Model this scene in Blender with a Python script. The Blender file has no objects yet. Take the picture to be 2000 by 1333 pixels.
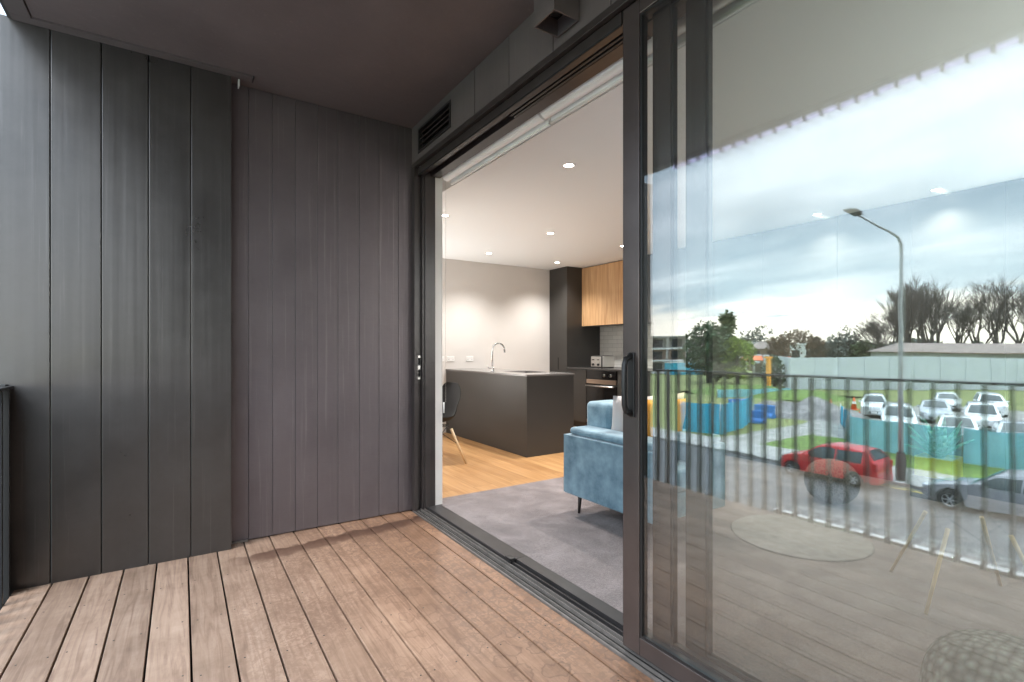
import bpy, bmesh, math, random
from mathutils import Vector, Matrix, noise
R = math.radians
sc = bpy.context.scene
random.seed(7)

# ------------------------------------------------------------------ camera, world, sun, exposure
F, HV, S33, C33 = 987.0, 684.0, 0.5476, 0.8367
cam_d = bpy.data.cameras.new('camera')
cam_d.sensor_width = 36; cam_d.lens = 36 * F / 2000
cam_d.shift_y = (HV - 666.5) / 2000
cam_d.clip_start = 0.02; cam_d.clip_end = 3000
cam = bpy.data.objects.new('camera', cam_d); sc.collection.objects.link(cam)
cam.location = (0, 0, 1.2)
cam.rotation_euler = (R(90), 0, -math.asin(S33))
sc.camera = cam

SUN_EL, SUN_AZ = R(52), math.atan2(-0.35, -0.93)     # sun high behind the cloud on the street side
world = bpy.data.worlds.new('World'); sc.world = world; world.use_nodes = True
wn = world.node_tree; wn.nodes.clear()
def N(nt, t, **kw):
    n = nt.nodes.new(t)
    for k, v in kw.items():
        if k.startswith('i_'):
            key = k[2:]; key = int(key) if key.isdigit() else key
            n.inputs[key].default_value = v
        else: setattr(n, k, v)
    return n
def ramp(nt, stops, interp='LINEAR'):
    n = nt.nodes.new('ShaderNodeValToRGB'); cr = n.color_ramp; cr.interpolation = interp
    while len(cr.elements) > 1: cr.elements.remove(cr.elements[0])
    cr.elements[0].position = stops[0][0]; cr.elements[0].color = (*stops[0][1], 1) if len(stops[0][1]) == 3 else stops[0][1]
    for p, c in stops[1:]:
        e = cr.elements.new(p); e.color = (*c, 1) if len(c) == 3 else c
    return n
L = wn.links.new
out = N(wn, 'ShaderNodeOutputWorld'); bg = N(wn, 'ShaderNodeBackground', i_Strength=0.1)
sky = N(wn, 'ShaderNodeTexSky', sky_type='NISHITA', sun_disc=False)
sky.sun_elevation = SUN_EL; sky.sun_rotation = math.pi / 2 - SUN_AZ
tc = N(wn, 'ShaderNodeTexCoord'); sep = N(wn, 'ShaderNodeSeparateXYZ'); L(tc.outputs['Generated'], sep.inputs[0])
zz = N(wn, 'ShaderNodeMath', operation='MAXIMUM', i_1=0.0); L(sep.outputs[2], zz.inputs[0])
za = N(wn, 'ShaderNodeMath', operation='ADD', i_1=0.16); L(zz.outputs[0], za.inputs[0])
dx = N(wn, 'ShaderNodeMath', operation='DIVIDE'); L(sep.outputs[0], dx.inputs[0]); L(za.outputs[0], dx.inputs[1])
dy = N(wn, 'ShaderNodeMath', operation='DIVIDE'); L(sep.outputs[1], dy.inputs[0]); L(za.outputs[0], dy.inputs[1])
cmb = N(wn, 'ShaderNodeCombineXYZ'); L(dx.outputs[0], cmb.inputs[0]); L(dy.outputs[0], cmb.inputs[1])
mp = N(wn, 'ShaderNodeMapping'); mp.inputs['Scale'].default_value = (1.5, 0.8, 1); mp.inputs['Location'].default_value = (3.4, 1.3, 0.4)
mp.inputs['Rotation'].default_value = (0, 0, R(18))
L(cmb.outputs[0], mp.inputs[0])
nz = N(wn, 'ShaderNodeTexNoise', i_Scale=0.75, i_Detail=7.0, i_Roughness=0.52, i_Distortion=0.35); L(mp.outputs[0], nz.inputs['Vector'])
crp = ramp(wn, [(0.36, (2.2, 2.95, 3.6)), (0.46, (3.1, 3.85, 4.5)), (0.54, (3.9, 4.6, 5.2)), (0.66, (5.9, 6.5, 7.1))])
L(nz.outputs[0], crp.inputs[0])
mixc = N(wn, 'ShaderNodeMix', data_type='RGBA', i_0=0.9); L(sky.outputs[0], mixc.inputs[6]); L(crp.outputs[0], mixc.inputs[7])
# pale bright band low over the horizon, ragged along its top
nb = N(wn, 'ShaderNodeTexNoise', i_Scale=2.2, i_Detail=4.0); L(mp.outputs[0], nb.inputs['Vector'])
nbs = N(wn, 'ShaderNodeMath', operation='MULTIPLY_ADD', i_1=0.12, i_2=-0.06); L(nb.outputs[0], nbs.inputs[0])
zb = N(wn, 'ShaderNodeMath', operation='ADD'); L(sep.outputs[2], zb.inputs[0]); L(nbs.outputs[0], zb.inputs[1])
br = ramp(wn, [(0.0, (1, 1, 1)), (0.045, (0.95, 0.95, 0.95)), (0.10, (0, 0, 0))], 'EASE'); L(zb.outputs[0], br.inputs[0])
mixb = N(wn, 'ShaderNodeMix', data_type='RGBA'); mixb.inputs[7].default_value = (8.2, 7.8, 7.1, 1)
L(br.outputs[0], mixb.inputs[0]); L(mixc.outputs[2], mixb.inputs[6])
zg = ramp(wn, [(0.0, (1, 1, 1)), (0.12, (1, 1, 1)), (0.24, (0.70, 0.72, 0.75)), (0.42, (0.70, 0.72, 0.75)), (0.55, (2.0, 2.0, 2.0)), (0.8, (4.6, 4.6, 4.6))]); L(sep.outputs[2], zg.inputs[0])   # an overcast sky is brighter overhead
mixz = N(wn, 'ShaderNodeVectorMath', operation='MULTIPLY'); L(mixb.outputs[2], mixz.inputs[0]); L(zg.outputs[0], mixz.inputs[1])
L(mixz.outputs[0], bg.inputs['Color']); L(bg.outputs[0], out.inputs[0])

sun_d = bpy.data.lights.new('sun', 'SUN'); sun_d.energy = 0.5; sun_d.angle = R(20); sun_d.color = (1, 0.93, 0.84)
sun = bpy.data.objects.new('sun', sun_d); sc.collection.objects.link(sun)
sd = Vector((math.cos(SUN_AZ) * math.cos(SUN_EL), math.sin(SUN_AZ) * math.cos(SUN_EL), math.sin(SUN_EL)))
sun.rotation_euler = sd.to_track_quat('Z', 'Y').to_euler(); sun.location = (-20, 5, 20)

sc.view_settings.view_transform = 'Standard'; sc.view_settings.look = 'None'
sc.view_settings.gamma = 1; sc.view_settings.exposure = 2.6
cy = sc.cycles
cy.use_denoising = True
cy.max_bounces = 14; cy.diffuse_bounces = 6; cy.glossy_bounces = 6; cy.transparent_max_bounces = 24; cy.transmission_bounces = 6
cy.sample_clamp_indirect = 8; cy.caustics_reflective = False; cy.caustics_refractive = False

# ------------------------------------------------------------------ helpers
def tag(o, label=None, cat=None, group=None, kind=None):
    if label: o['label'] = label
    if cat: o['category'] = cat
    if group: o['group'] = group
    if kind: o['kind'] = kind
    return o
def empty(name, loc, rz=0):
    o = bpy.data.objects.new(name, None); sc.collection.objects.link(o)
    o.location = loc; o.rotation_euler = (0, 0, rz); o.empty_display_size = 0.2
    return o
def copy_tree(o, parent=None):
    c = o.copy(); sc.collection.objects.link(c)
    if parent: c.parent = parent
    for ch in list(o.children): copy_tree(ch, c)
    return c
class MB:
    def __init__(s): s.bm = bmesh.new(); s.mi = 0
    def face(s, pts, smooth=False):
        f = s.bm.faces.new([s.bm.verts.new(p) for p in pts]); f.smooth = smooth; f.material_index = s.mi; return s
    def box(s, x0, x1, y0, y1, z0, z1):
        v = [s.bm.verts.new((x, y, z)) for x in (x0, x1) for y in (y0, y1) for z in (z0, z1)]
        for q in ((0, 1, 3, 2), (4, 6, 7, 5), (0, 4, 5, 1), (2, 3, 7, 6), (0, 2, 6, 4), (1, 5, 7, 3)):
            f = s.bm.faces.new([v[i] for i in q]); f.material_index = s.mi
        return s
    def tube(s, pts, r, n=10, cap=True, smooth=True):
        pts = [Vector(p) for p in pts]
        if not hasattr(r, '__len__'): r = [r] * len(pts)
        rings = []; up = None
        for i, p in enumerate(pts):
            d = (pts[min(i + 1, len(pts) - 1)] - pts[max(i - 1, 0)]).normalized()
            if up is None or abs(up.dot(d)) > 0.98: up = Vector((0, 0, 1)) if abs(d.z) < 0.95 else Vector((1, 0, 0))
            a = d.cross(up).normalized(); b = d.cross(a).normalized(); up = -b if b.dot(up) < 0 else b
            rings.append([s.bm.verts.new(p + (a * math.cos(t) + b * math.sin(t)) * r[i]) for t in (2 * math.pi * k / n for k in range(n))])
        for i in range(len(pts) - 1):
            for k in range(n):
                f = s.bm.faces.new((rings[i][k], rings[i][(k + 1) % n], rings[i + 1][(k + 1) % n], rings[i + 1][k])); f.smooth = smooth; f.material_index = s.mi
        if cap:
            for rg in (rings[0], rings[-1]):
                try: f = s.bm.faces.new(rg); f.material_index = s.mi
                except ValueError: pass
        return s
    def lathe(s, prof, c=(0, 0, 0), n=32, axis='Z', cap=True):
        rings = []
        for r, h in prof:
            rg = []
            for k in range(n):
                t = 2 * math.pi * k / n; x, y, z = r * math.cos(t), r * math.sin(t), h
                if axis == 'Y': x, y, z = x, z, y
                if axis == 'X': x, y, z = z, x, y
                rg.append(s.bm.verts.new((c[0] + x, c[1] + y, c[2] + z)))
            rings.append(rg)
        for i in range(len(rings) - 1):
            for k in range(n):
                f = s.bm.faces.new((rings[i][k], rings[i][(k + 1) % n], rings[i + 1][(k + 1) % n], rings[i + 1][k])); f.smooth = True; f.material_index = s.mi
        for rg, (r, h) in ((rings[0], prof[0]), (rings[-1], prof[-1])):
            if cap and r > 1e-4: f = s.bm.faces.new(rg); f.material_index = s.mi
        return s
    def prism(s, poly, axis, a, b):
        def P(u, v, w): return {'X': (w, u, v), 'Y': (u, w, v), 'Z': (u, v, w)}[axis]
        A = [s.bm.verts.new(P(u, v, a)) for u, v in poly]; B = [s.bm.verts.new(P(u, v, b)) for u, v in poly]
        n = len(poly)
        s.bm.faces.new(A).material_index = s.mi; s.bm.faces.new(B[::-1]).material_index = s.mi
        for i in range(n): s.bm.faces.new((A[i], B[i], B[(i + 1) % n], A[(i + 1) % n])).material_index = s.mi
        return s
    def build(s, name, mat, parent=None, bevel=0, seg=2, sub=0, normals=True, smooth_angle=None):
        if normals: bmesh.ops.recalc_face_normals(s.bm, faces=s.bm.faces)
        me = bpy.data.meshes.new(name); s.bm.to_mesh(me); s.bm.free()
        for m in (mat if isinstance(mat, (list, tuple)) else [mat]): me.materials.append(m)
        if smooth_angle:
            for p in me.polygons: p.use_smooth = True
            me.set_sharp_from_angle(angle=R(smooth_angle))
        o = bpy.data.objects.new(name, me); sc.collection.objects.link(o)
        if parent: o.parent = parent
        if bevel:
            m = o.modifiers.new('bevel', 'BEVEL'); m.width = bevel; m.segments = seg; m.limit_method = 'ANGLE'; m.angle_limit = R(35)
        if sub:
            m = o.modifiers.new('sub', 'SUBSURF'); m.levels = sub; m.render_levels = sub
        return o
def bx(name, mat, x0, x1, y0, y1, z0, z1, parent=None, bevel=0):
    return MB().box(x0, x1, y0, y1, z0, z1).build(name, mat, parent, bevel)

def mat(name, col, rough=0.5, metal=0.0, spec=0.5, noise_amt=0.0, noise_scale=5.0, bump=0.0, bump_scale=80.0, coat=0.0, stretch=(1, 1, 1), col2=None, bdist=0.01):
    m = bpy.data.materials.new(name); m.use_nodes = True; nt = m.node_tree; b = nt.nodes['Principled BSDF']
    b.inputs['Base Color'].default_value = (*col, 1); b.inputs['Roughness'].default_value = rough
    b.inputs['Metallic'].default_value = metal; b.inputs['Specular IOR Level'].default_value = spec; b.inputs['Coat Weight'].default_value = coat
    if noise_amt or col2 or bump:
        t = N(nt, 'ShaderNodeTexCoord'); mpn = N(nt, 'ShaderNodeMapping'); mpn.inputs['Scale'].default_value = stretch
        nt.links.new(t.outputs['Object'], mpn.inputs[0])
    if noise_amt or col2:
        n1 = N(nt, 'ShaderNodeTexNoise', i_Scale=noise_scale, i_Detail=6.0, i_Roughness=0.6); nt.links.new(mpn.outputs[0], n1.inputs['Vector'])
        c2 = col2 or tuple(c * (1 - noise_amt) for c in col); c1 = col if col2 else tuple(min(1, c * (1 + noise_amt)) for c in col)
        rp = ramp(nt, [(0.32, c2), (0.68, c1)]); nt.links.new(n1.outputs[0], rp.inputs[0]); nt.links.new(rp.outputs[0], b.inputs['Base Color'])
    if bump:
        n2 = N(nt, 'ShaderNodeTexNoise', i_Scale=bump_scale, i_Detail=4.0); nt.links.new(mpn.outputs[0], n2.inputs['Vector'])
        bp = N(nt, 'ShaderNodeBump', i_Strength=bump, i_Distance=bdist); nt.links.new(n2.outputs[0], bp.inputs['Height']); nt.links.new(bp.outputs[0], b.inputs['Normal'])
    return m
def emit(name, col, s):
    m = bpy.data.materials.new(name); m.use_nodes = True; nt = m.node_tree; nt.nodes.clear()
    o = N(nt, 'ShaderNodeOutputMaterial'); e = N(nt, 'ShaderNodeEmission', i_Strength=s); e.inputs[0].default_value = (*col, 1)
    nt.links.new(e.outputs[0], o.inputs[0]); return m
XG = 1.487                       # plane of the glass
def mirror(p): return (2 * XG - p[0], p[1], p[2])
def real(xv, y, z=0): return Vector((2 * XG - xv, y, z))
def at(u, v, z):                 # photo pixel + height -> where the thing stands, on the street side
    fw = F * (1.2 - z) / (v - HV); r = (u - 1000) / F * fw
    return Vector((2 * XG - (fw * S33 + r * C33), fw * C33 - r * S33, z))
def atd(u, fw, z):               # photo column + distance along the view
    r = (u - 1000) / F * fw
    return Vector((2 * XG - (fw * S33 + r * C33), fw * C33 - r * S33, z))

# ------------------------------------------------------------------ materials
M = {}
# --- deck boards
def deck_material():
    m = bpy.data.materials.new('deck_wood'); m.use_nodes = True; nt = m.node_tree; b = nt.nodes['Principled BSDF']; l = nt.links.new
    t = N(nt, 'ShaderNodeTexCoord'); sp = N(nt, 'ShaderNodeSeparateXYZ'); l(t.outputs['Object'], sp.inputs[0])
    bi = N(nt, 'ShaderNodeMath', operation='MULTIPLY_ADD', i_1=1 / 0.147, i_2=20.0 - 0.0324 / 0.147); l(sp.outputs[0], bi.inputs[0])
    fl = N(nt, 'ShaderNodeMath', operation='FLOOR'); l(bi.outputs[0], fl.inputs[0])
    wn_ = N(nt, 'ShaderNodeTexWhiteNoise', noise_dimensions='1D'); l(fl.outputs[0], wn_.inputs['W'])
    # grain: long streaks along Y, shifted board by board
    off = N(nt, 'ShaderNodeCombineXYZ'); sh = N(nt, 'ShaderNodeMath', operation='MULTIPLY', i_1=13.7); l(wn_.outputs[0], sh.inputs[0]); l(sh.outputs[0], off.inputs[2])
    l(sh.outputs[0], off.inputs[1])
    va = N(nt, 'ShaderNodeVectorMath', operation='ADD'); l(t.outputs['Object'], va.inputs[0]); l(off.outputs[0], va.inputs[1])
    mg = N(nt, 'ShaderNodeMapping'); mg.inputs['Scale'].default_value = (34, 2.2, 1); l(va.outputs[0], mg.inputs[0])
    gr = N(nt, 'ShaderNodeTexNoise', i_Scale=1.0, i_Detail=7.0, i_Roughness=0.62, i_Distortion=1.4); l(mg.outputs[0], gr.inputs['Vector'])
    base = ramp(nt, [(0.28, (0.150, 0.096, 0.070)), (0.5, (0.262, 0.180, 0.133)), (0.75, (0.332, 0.243, 0.188))]); l(gr.outputs[0], base.inputs[0])
    # soft blotches
    bl = N(nt, 'ShaderNodeTexNoise', i_Scale=3.2, i_Detail=5.0, i_Roughness=0.65); l(va.outputs[0], bl.inputs['Vector'])
    blr = ramp(nt, [(0.3, (0.72, 0.67, 0.63)), (0.62, (1.08, 1.07, 1.06))]); l(bl.outputs[0], blr.inputs[0])
    m1 = N(nt, 'ShaderNodeMix', data_type='RGBA', blend_type='MULTIPLY', i_0=1.0); l(base.outputs[0], m1.inputs[6]); l(blr.outputs[0], m1.inputs[7])
    # board to board tone
    bt = ramp(nt, [(0, (0.84, 0.83, 0.82)), (1, (1.12, 1.12, 1.12))]); l(wn_.outputs[0], bt.inputs[0])
    m2 = N(nt, 'ShaderNodeMix', data_type='RGBA', blend_type='MULTIPLY', i_0=1.0); l(m1.outputs[2], m2.inputs[6]); l(bt.outputs[0], m2.inputs[7])
    # warmer towards the door
    wr = N(nt, 'ShaderNodeMapRange', i_1=0.3, i_2=1.45); l(sp.outputs[0], wr.inputs[0])
    wc = ramp(nt, [(0, (1, 1, 1)), (1, (1.06, 0.86, 0.70))]); l(wr.outputs[0], wc.inputs[0])
    m3 = N(nt, 'ShaderNodeMix', data_type='RGBA', blend_type='MULTIPLY', i_0=1.0); l(m2.outputs[2], m3.inputs[6]); l(wc.outputs[0], m3.inputs[7])
    # rings of dried water: thin outlines round noise islands and voronoi drops
    warp = N(nt, 'ShaderNodeTexNoise', i_Scale=13.0, i_Detail=3.5); l(t.outputs['Object'], warp.inputs['Vector'])
    wv = N(nt, 'ShaderNodeVectorMath', operation='MULTIPLY_ADD'); wv.inputs[1].default_value = (0.13, 0.13, 0); l(warp.outputs['Color'], wv.inputs[0]); l(t.outputs['Object'], wv.inputs[2])
    vo = N(nt, 'ShaderNodeTexVoronoi', i_Scale=8.5, feature='F1', voronoi_dimensions='2D'); vo.inputs['Randomness'].default_value = 1; l(wv.outputs[0], vo.inputs['Vector'])
    ring = ramp(nt, [(0.0, (0.14, 0.14, 0.14)), (0.30, (0.22, 0.22, 0.22)), (0.345, (1, 1, 1)), (0.375, (1, 1, 1)), (0.405, (0, 0, 0))]); l(vo.outputs['Distance'], ring.inputs[0])
    sepc = N(nt, 'ShaderNodeSeparateColor'); l(vo.outputs['Color'], sepc.inputs[0])
    pick = N(nt, 'ShaderNodeMath', operation='GREATER_THAN', i_1=0.45); l(sepc.outputs[0], pick.inputs[0])
    zone = N(nt, 'ShaderNodeTexNoise', i_Scale=1.3, i_Detail=2.0); l(t.outputs['Object'], zone.inputs['Vector'])
    zx = N(nt, 'ShaderNodeMapRange', i_1=0.45, i_2=1.2); l(sp.outputs[0], zx.inputs[0])
    zr = ramp(nt, [(0.34, (0, 0, 0)), (0.46, (1, 1, 1))]); l(zone.outputs[0], zr.inputs[0])
    k1 = N(nt, 'ShaderNodeMath', operation='MULTIPLY'); l(ring.outputs[0], k1.inputs[0]); l(pick.outputs[0], k1.inputs[1])
    k2 = N(nt, 'ShaderNodeMath', operation='MULTIPLY'); l(k1.outputs[0], k2.inputs[0]); l(zx.outputs[0], k2.inputs[1])
    k3 = N(nt, 'ShaderNodeMath', operation='MULTIPLY'); l(k2.outputs[0], k3.inputs[0]); l(zr.outputs[0], k3.inputs[1])
    k4 = N(nt, 'ShaderNodeMath', operation='MULTIPLY', i_1=0.85); l(k3.outputs[0], k4.inputs[0])
    m4 = N(nt, 'ShaderNodeMix', data_type='RGBA'); m4.inputs[7].default_value = (0.13, 0.07, 0.045, 1); l(k4.outputs[0], m4.inputs[0]); l(m3.outputs[2], m4.inputs[6])
    # mottled damp stains in the middle boards
    mo = N(nt, 'ShaderNodeTexNoise', i_Scale=38.0, i_Detail=4.0, i_Roughness=0.6, i_Distortion=1.2); l(t.outputs['Object'], mo.inputs['Vector'])
    mor = ramp(nt, [(0.47, (0, 0, 0)), (0.54, (1, 1, 1))]); l(mo.outputs[0], mor.inputs[0])
    mz = N(nt, 'ShaderNodeTexNoise', i_Scale=1.7, i_Detail=3.0); mzm = N(nt, 'ShaderNodeMapping'); mzm.inputs['Location'].default_value = (4.1, 7.7, 0); l(t.outputs['Object'], mzm.inputs[0]); l(mzm.outputs[0], mz.inputs['Vector'])
    mzr = ramp(nt, [(0.38, (0, 0, 0)), (0.54, (1, 1, 1))]); l(mz.outputs[0], mzr.inputs[0])
    bell = N(nt, 'ShaderNodeMapRange', i_1=0.05, i_2=0.45); l(sp.outputs[0], bell.inputs[0])
    q1 = N(nt, 'ShaderNodeMath', operation='MULTIPLY'); l(mor.outputs[0], q1.inputs[0]); l(mzr.outputs[0], q1.inputs[1])
    q2 = N(nt, 'ShaderNodeMath', operation='MULTIPLY'); l(q1.outputs[0], q2.inputs[0]); l(bell.outputs[0], q2.inputs[1])
    q3 = N(nt, 'ShaderNodeMath', operation='MULTIPLY', i_1=0.7); l(q2.outputs[0], q3.inputs[0])
    m5 = N(nt, 'ShaderNodeMix', data_type='RGBA'); m5.inputs[7].default_value = (0.15, 0.088, 0.06, 1); l(q3.outputs[0], m5.inputs[0]); l(m4.outputs[2], m5.inputs[6])
    # dark damp band running along the foot of the end wall
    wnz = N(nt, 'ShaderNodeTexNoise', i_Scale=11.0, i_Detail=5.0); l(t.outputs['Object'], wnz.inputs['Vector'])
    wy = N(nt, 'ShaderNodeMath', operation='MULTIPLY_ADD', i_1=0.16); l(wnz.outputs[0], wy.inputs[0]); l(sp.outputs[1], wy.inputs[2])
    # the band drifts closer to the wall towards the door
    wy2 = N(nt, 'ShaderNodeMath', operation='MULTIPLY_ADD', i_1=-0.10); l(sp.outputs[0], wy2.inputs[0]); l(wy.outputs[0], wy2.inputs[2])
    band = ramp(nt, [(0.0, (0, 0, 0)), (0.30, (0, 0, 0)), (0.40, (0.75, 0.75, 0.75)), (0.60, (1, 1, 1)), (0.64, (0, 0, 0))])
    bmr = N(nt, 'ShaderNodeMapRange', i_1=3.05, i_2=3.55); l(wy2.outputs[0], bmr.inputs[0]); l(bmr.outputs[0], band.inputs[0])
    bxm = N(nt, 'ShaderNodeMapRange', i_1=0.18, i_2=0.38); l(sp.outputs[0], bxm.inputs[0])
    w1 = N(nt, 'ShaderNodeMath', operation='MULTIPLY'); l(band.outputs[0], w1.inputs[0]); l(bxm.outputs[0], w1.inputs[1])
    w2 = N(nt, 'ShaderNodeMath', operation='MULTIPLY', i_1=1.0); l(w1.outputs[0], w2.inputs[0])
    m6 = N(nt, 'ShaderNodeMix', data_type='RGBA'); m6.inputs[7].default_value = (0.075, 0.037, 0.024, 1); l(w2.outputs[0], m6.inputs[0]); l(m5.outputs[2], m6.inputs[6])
    l(m6.outputs[2], b.inputs['Base Color'])
    rr = ramp(nt, [(0.3, (0.62, 0.62, 0.62)), (0.7, (0.42, 0.42, 0.42))]); l(bl.outputs[0], rr.inputs[0]); l(rr.outputs[0], b.inputs['Roughness'])
    bp = N(nt, 'ShaderNodeBump', i_Strength=0.25, i_Distance=0.002); l(gr.outputs[0], bp.inputs['Height']); l(bp.outputs[0], b.inputs['Normal'])
    return m
M['deck'] = deck_material()

def plank_material(name, pitch_x, len_y, cols, scale=(18, 1.2, 1), rough=0.4, axis_swap=False):
    m = bpy.data.materials.new(name); m.use_nodes = True; nt = m.node_tree; b = nt.nodes['Principled BSDF']; l = nt.links.new
    t = N(nt, 'ShaderNodeTexCoord'); sp = N(nt, 'ShaderNodeSeparateXYZ'); l(t.outputs['Object'], sp.inputs[0])
    iu, iv = (1, 0) if axis_swap else (0, 1)
    cb = N(nt, 'ShaderNodeCombineXYZ'); l(sp.outputs[iv], cb.inputs[0]); l(sp.outputs[iu], cb.inputs[1])
    br_ = N(nt, 'ShaderNodeTexBrick', i_Scale=1.0); br_.offset = 0.37
    br_.inputs['Brick Width'].default_value = len_y; br_.inputs['Row Height'].default_value = pitch_x; br_.inputs['Mortar Size'].default_value = 0.0015
    br_.inputs['Color1'].default_value = (0, 0, 0, 1); br_.inputs['Color2'].default_value = (1, 1, 1, 1); br_.inputs['Mortar'].default_value = (0.5, 0.5, 0.5, 1)
    l(cb.outputs[0], br_.inputs['Vector'])
    va = N(nt, 'ShaderNodeVectorMath', operation='MULTIPLY_ADD'); va.inputs[1].default_value = (3, 7, 5); l(br_.outputs['Color'], va.inputs[0]); l(cb.outputs[0], va.inputs[2])
    mg = N(nt, 'ShaderNodeMapping'); mg.inputs['Scale'].default_value = (scale[1], scale[0], 1); l(va.outputs[0], mg.inputs[0])
    gr = N(nt, 'ShaderNodeTexNoise', i_Scale=1.0, i_Detail=6.0, i_Distortion=1.2); l(mg.outputs[0], gr.inputs['Vector'])
    r1 = ramp(nt, [(0.3, cols[0]), (0.7, cols[1])]); l(gr.outputs[0], r1.inputs[0])
    bw = N(nt, 'ShaderNodeSeparateColor'); l(br_.outputs['Color'], bw.inputs[0])
    r2 = ramp(nt, [(0, (0.78, 0.74, 0.70)), (1, (1.1, 1.1, 1.1))]); l(bw.outputs[0], r2.inputs[0])
    mm = N(nt, 'ShaderNodeMix', data_type='RGBA', blend_type='MULTIPLY', i_0=1.0); l(r1.outputs[0], mm.inputs[6]); l(r2.outputs[0], mm.inputs[7])
    mj = N(nt, 'ShaderNodeMix', data_type='RGBA'); mj.inputs[7].default_value = (cols[0][0] * .4, cols[0][1] * .35, cols[0][2] * .3, 1)
    l(br_.outputs['Fac'], mj.inputs[0]); l(mm.outputs[2], mj.inputs[6]); l(mj.outputs[2], b.inputs['Base Color'])
    b.inputs['Roughness'].default_value = rough
    return m
M['oak_floor'] = plank_material('oak_floor', 0.19, 1.9, ((0.27, 0.135, 0.050), (0.43, 0.255, 0.115)), rough=0.35)
M['oak_veneer'] = plank_material('oak_veneer', 0.30, 9.0, ((0.42, 0.24, 0.11), (0.62, 0.40, 0.21)), scale=(16, 1.1, 1), rough=0.5)

def scratched(name, col, rough, boards=None, base_bump=0.12, metal=0.0):
    """painted metal or timber cladding with fine drips, rubs and a slightly uneven face"""
    m = bpy.data.materials.new(name); m.use_nodes = True; nt = m.node_tree; b = nt.nodes['Principled BSDF']; l = nt.links.new
    t = N(nt, 'ShaderNodeTexCoord')
    mg = N(nt, 'ShaderNodeMapping'); mg.inputs['Scale'].default_value = (55, 55, 0.9); l(t.outputs['Object'], mg.inputs[0])
    st = N(nt, 'ShaderNodeTexNoise', i_Scale=1.0, i_Detail=5.0, i_Roughness=0.7); l(mg.outputs[0], st.inputs['Vector'])
    n1 = N(nt, 'ShaderNodeTexNoise', i_Scale=2.3, i_Detail=6.0, i_Roughness=0.7); l(t.outputs['Object'], n1.inputs['Vector'])
    r1 = ramp(nt, [(0.3, tuple(c * 0.86 for c in col)), (0.7, tuple(c * 1.12 for c in col))]); l(n1.outputs[0], r1.inputs[0])
    r2 = ramp(nt, [(0.57 if boards else 0.60, (0, 0, 0)), (0.76, (0.42, 0.42, 0.42) if boards else (0.24, 0.24, 0.24))]); l(st.outputs[0], r2.inputs[0])
    mx = N(nt, 'ShaderNodeMix', data_type='RGBA'); mx.inputs[7].default_value = tuple(min(1, c * 2.6) for c in col) + (1,)
    l(r2.outputs[0], mx.inputs[0]); l(r1.outputs[0], mx.inputs[6]); l(mx.outputs[2], b.inputs['Base Color'])
    b.inputs['Metallic'].default_value = metal
    rr = ramp(nt, [(0.3, (rough - 0.07,) * 3), (0.7, (rough + 0.09,) * 3)]); l(n1.outputs[0], rr.inputs[0]); l(rr.outputs[0], b.inputs['Roughness'])
    n3 = N(nt, 'ShaderNodeTexNoise', i_Scale=1.0, i_Detail=2.0)
    m3 = N(nt, 'ShaderNodeMapping'); m3.inputs['Scale'].default_value = (13, 13, 0.3) if boards is None else (9, 9, 3.0); l(t.outputs['Object'], m3.inputs[0]); l(m3.outputs[0], n3.inputs['Vector'])
    bp = N(nt, 'ShaderNodeBump', i_Strength=base_bump, i_Distance=0.02); l(n3.outputs[0], bp.inputs['Height'])
    if boards:
        n4 = N(nt, 'ShaderNodeTexNoise', i_Scale=1.0, i_Detail=4.0, i_Roughness=0.6, i_Distortion=0.6)
        m4 = N(nt, 'ShaderNodeMapping'); m4.inputs['Scale'].default_value = (14, 14, 60); l(t.outputs['Object'], m4.inputs[0]); l(m4.outputs[0], n4.inputs['Vector'])
        bp2 = N(nt, 'ShaderNodeBump', i_Strength=0.45, i_Distance=0.002); l(n4.outputs[0], bp2.inputs['Height']); l(bp.outputs[0], bp2.inputs['Normal']); bp = bp2
    l(bp.outputs[0], b.inputs['Normal'])
    return m
M['metal_clad'] = scratched('charcoal_panel', (0.106, 0.100, 0.097), 0.32, metal=0.75)
M['timber_clad'] = scratched('dark_painted_boards', (0.150, 0.128, 0.133), 0.42, boards=True, base_bump=0.2, metal=0.5)
M['soffit'] = scratched('dark_soffit', (0.155, 0.126, 0.122), 0.5)
M['panel_clad'] = scratched('cladding_panel', (0.165, 0.140, 0.136), 0.42, metal=0.3)
M['frame'] = mat('bronze_black_aluminium', (0.115, 0.094, 0.088), 0.27, metal=0.6, noise_amt=0.12, noise_scale=7, bump=0.03, bump_scale=300)
M['frame_dark'] = mat('dark_door_frame', (0.040, 0.033, 0.031), 0.28, noise_amt=0.15, noise_scale=9)
M['black'] = mat('black_powdercoat', (0.018, 0.017, 0.017), 0.4)
M['gap'] = mat('black_gap', (0.006, 0.006, 0.006), 0.8)
M['track'] = mat('dusty_track', (0.13, 0.115, 0.105), 0.45, metal=0.0, noise_amt=0.25, noise_scale=14, bump=0.06)
M['track_dark'] = mat('dark_track_cover', (0.030, 0.027, 0.027), 0.34, noise_amt=0.3, noise_scale=6)
M['steel'] = mat('brushed_steel', (0.55, 0.54, 0.52), 0.28, metal=1.0)
M['chrome'] = mat('chrome', (0.82, 0.82, 0.82), 0.08, metal=1.0)
M['white_paint'] = mat('white_plaster', (0.66, 0.63, 0.60), 0.85, noise_amt=0.015, noise_scale=3)
M['grey_paint'] = mat('grey_wall_paint', (0.25, 0.245, 0.235), 0.85)
M['ceiling_paint'] = mat('ceiling_plaster', (0.83, 0.845, 0.84), 0.9)
M['white_trim'] = mat('white_trim', (0.80, 0.79, 0.77), 0.5)
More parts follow.
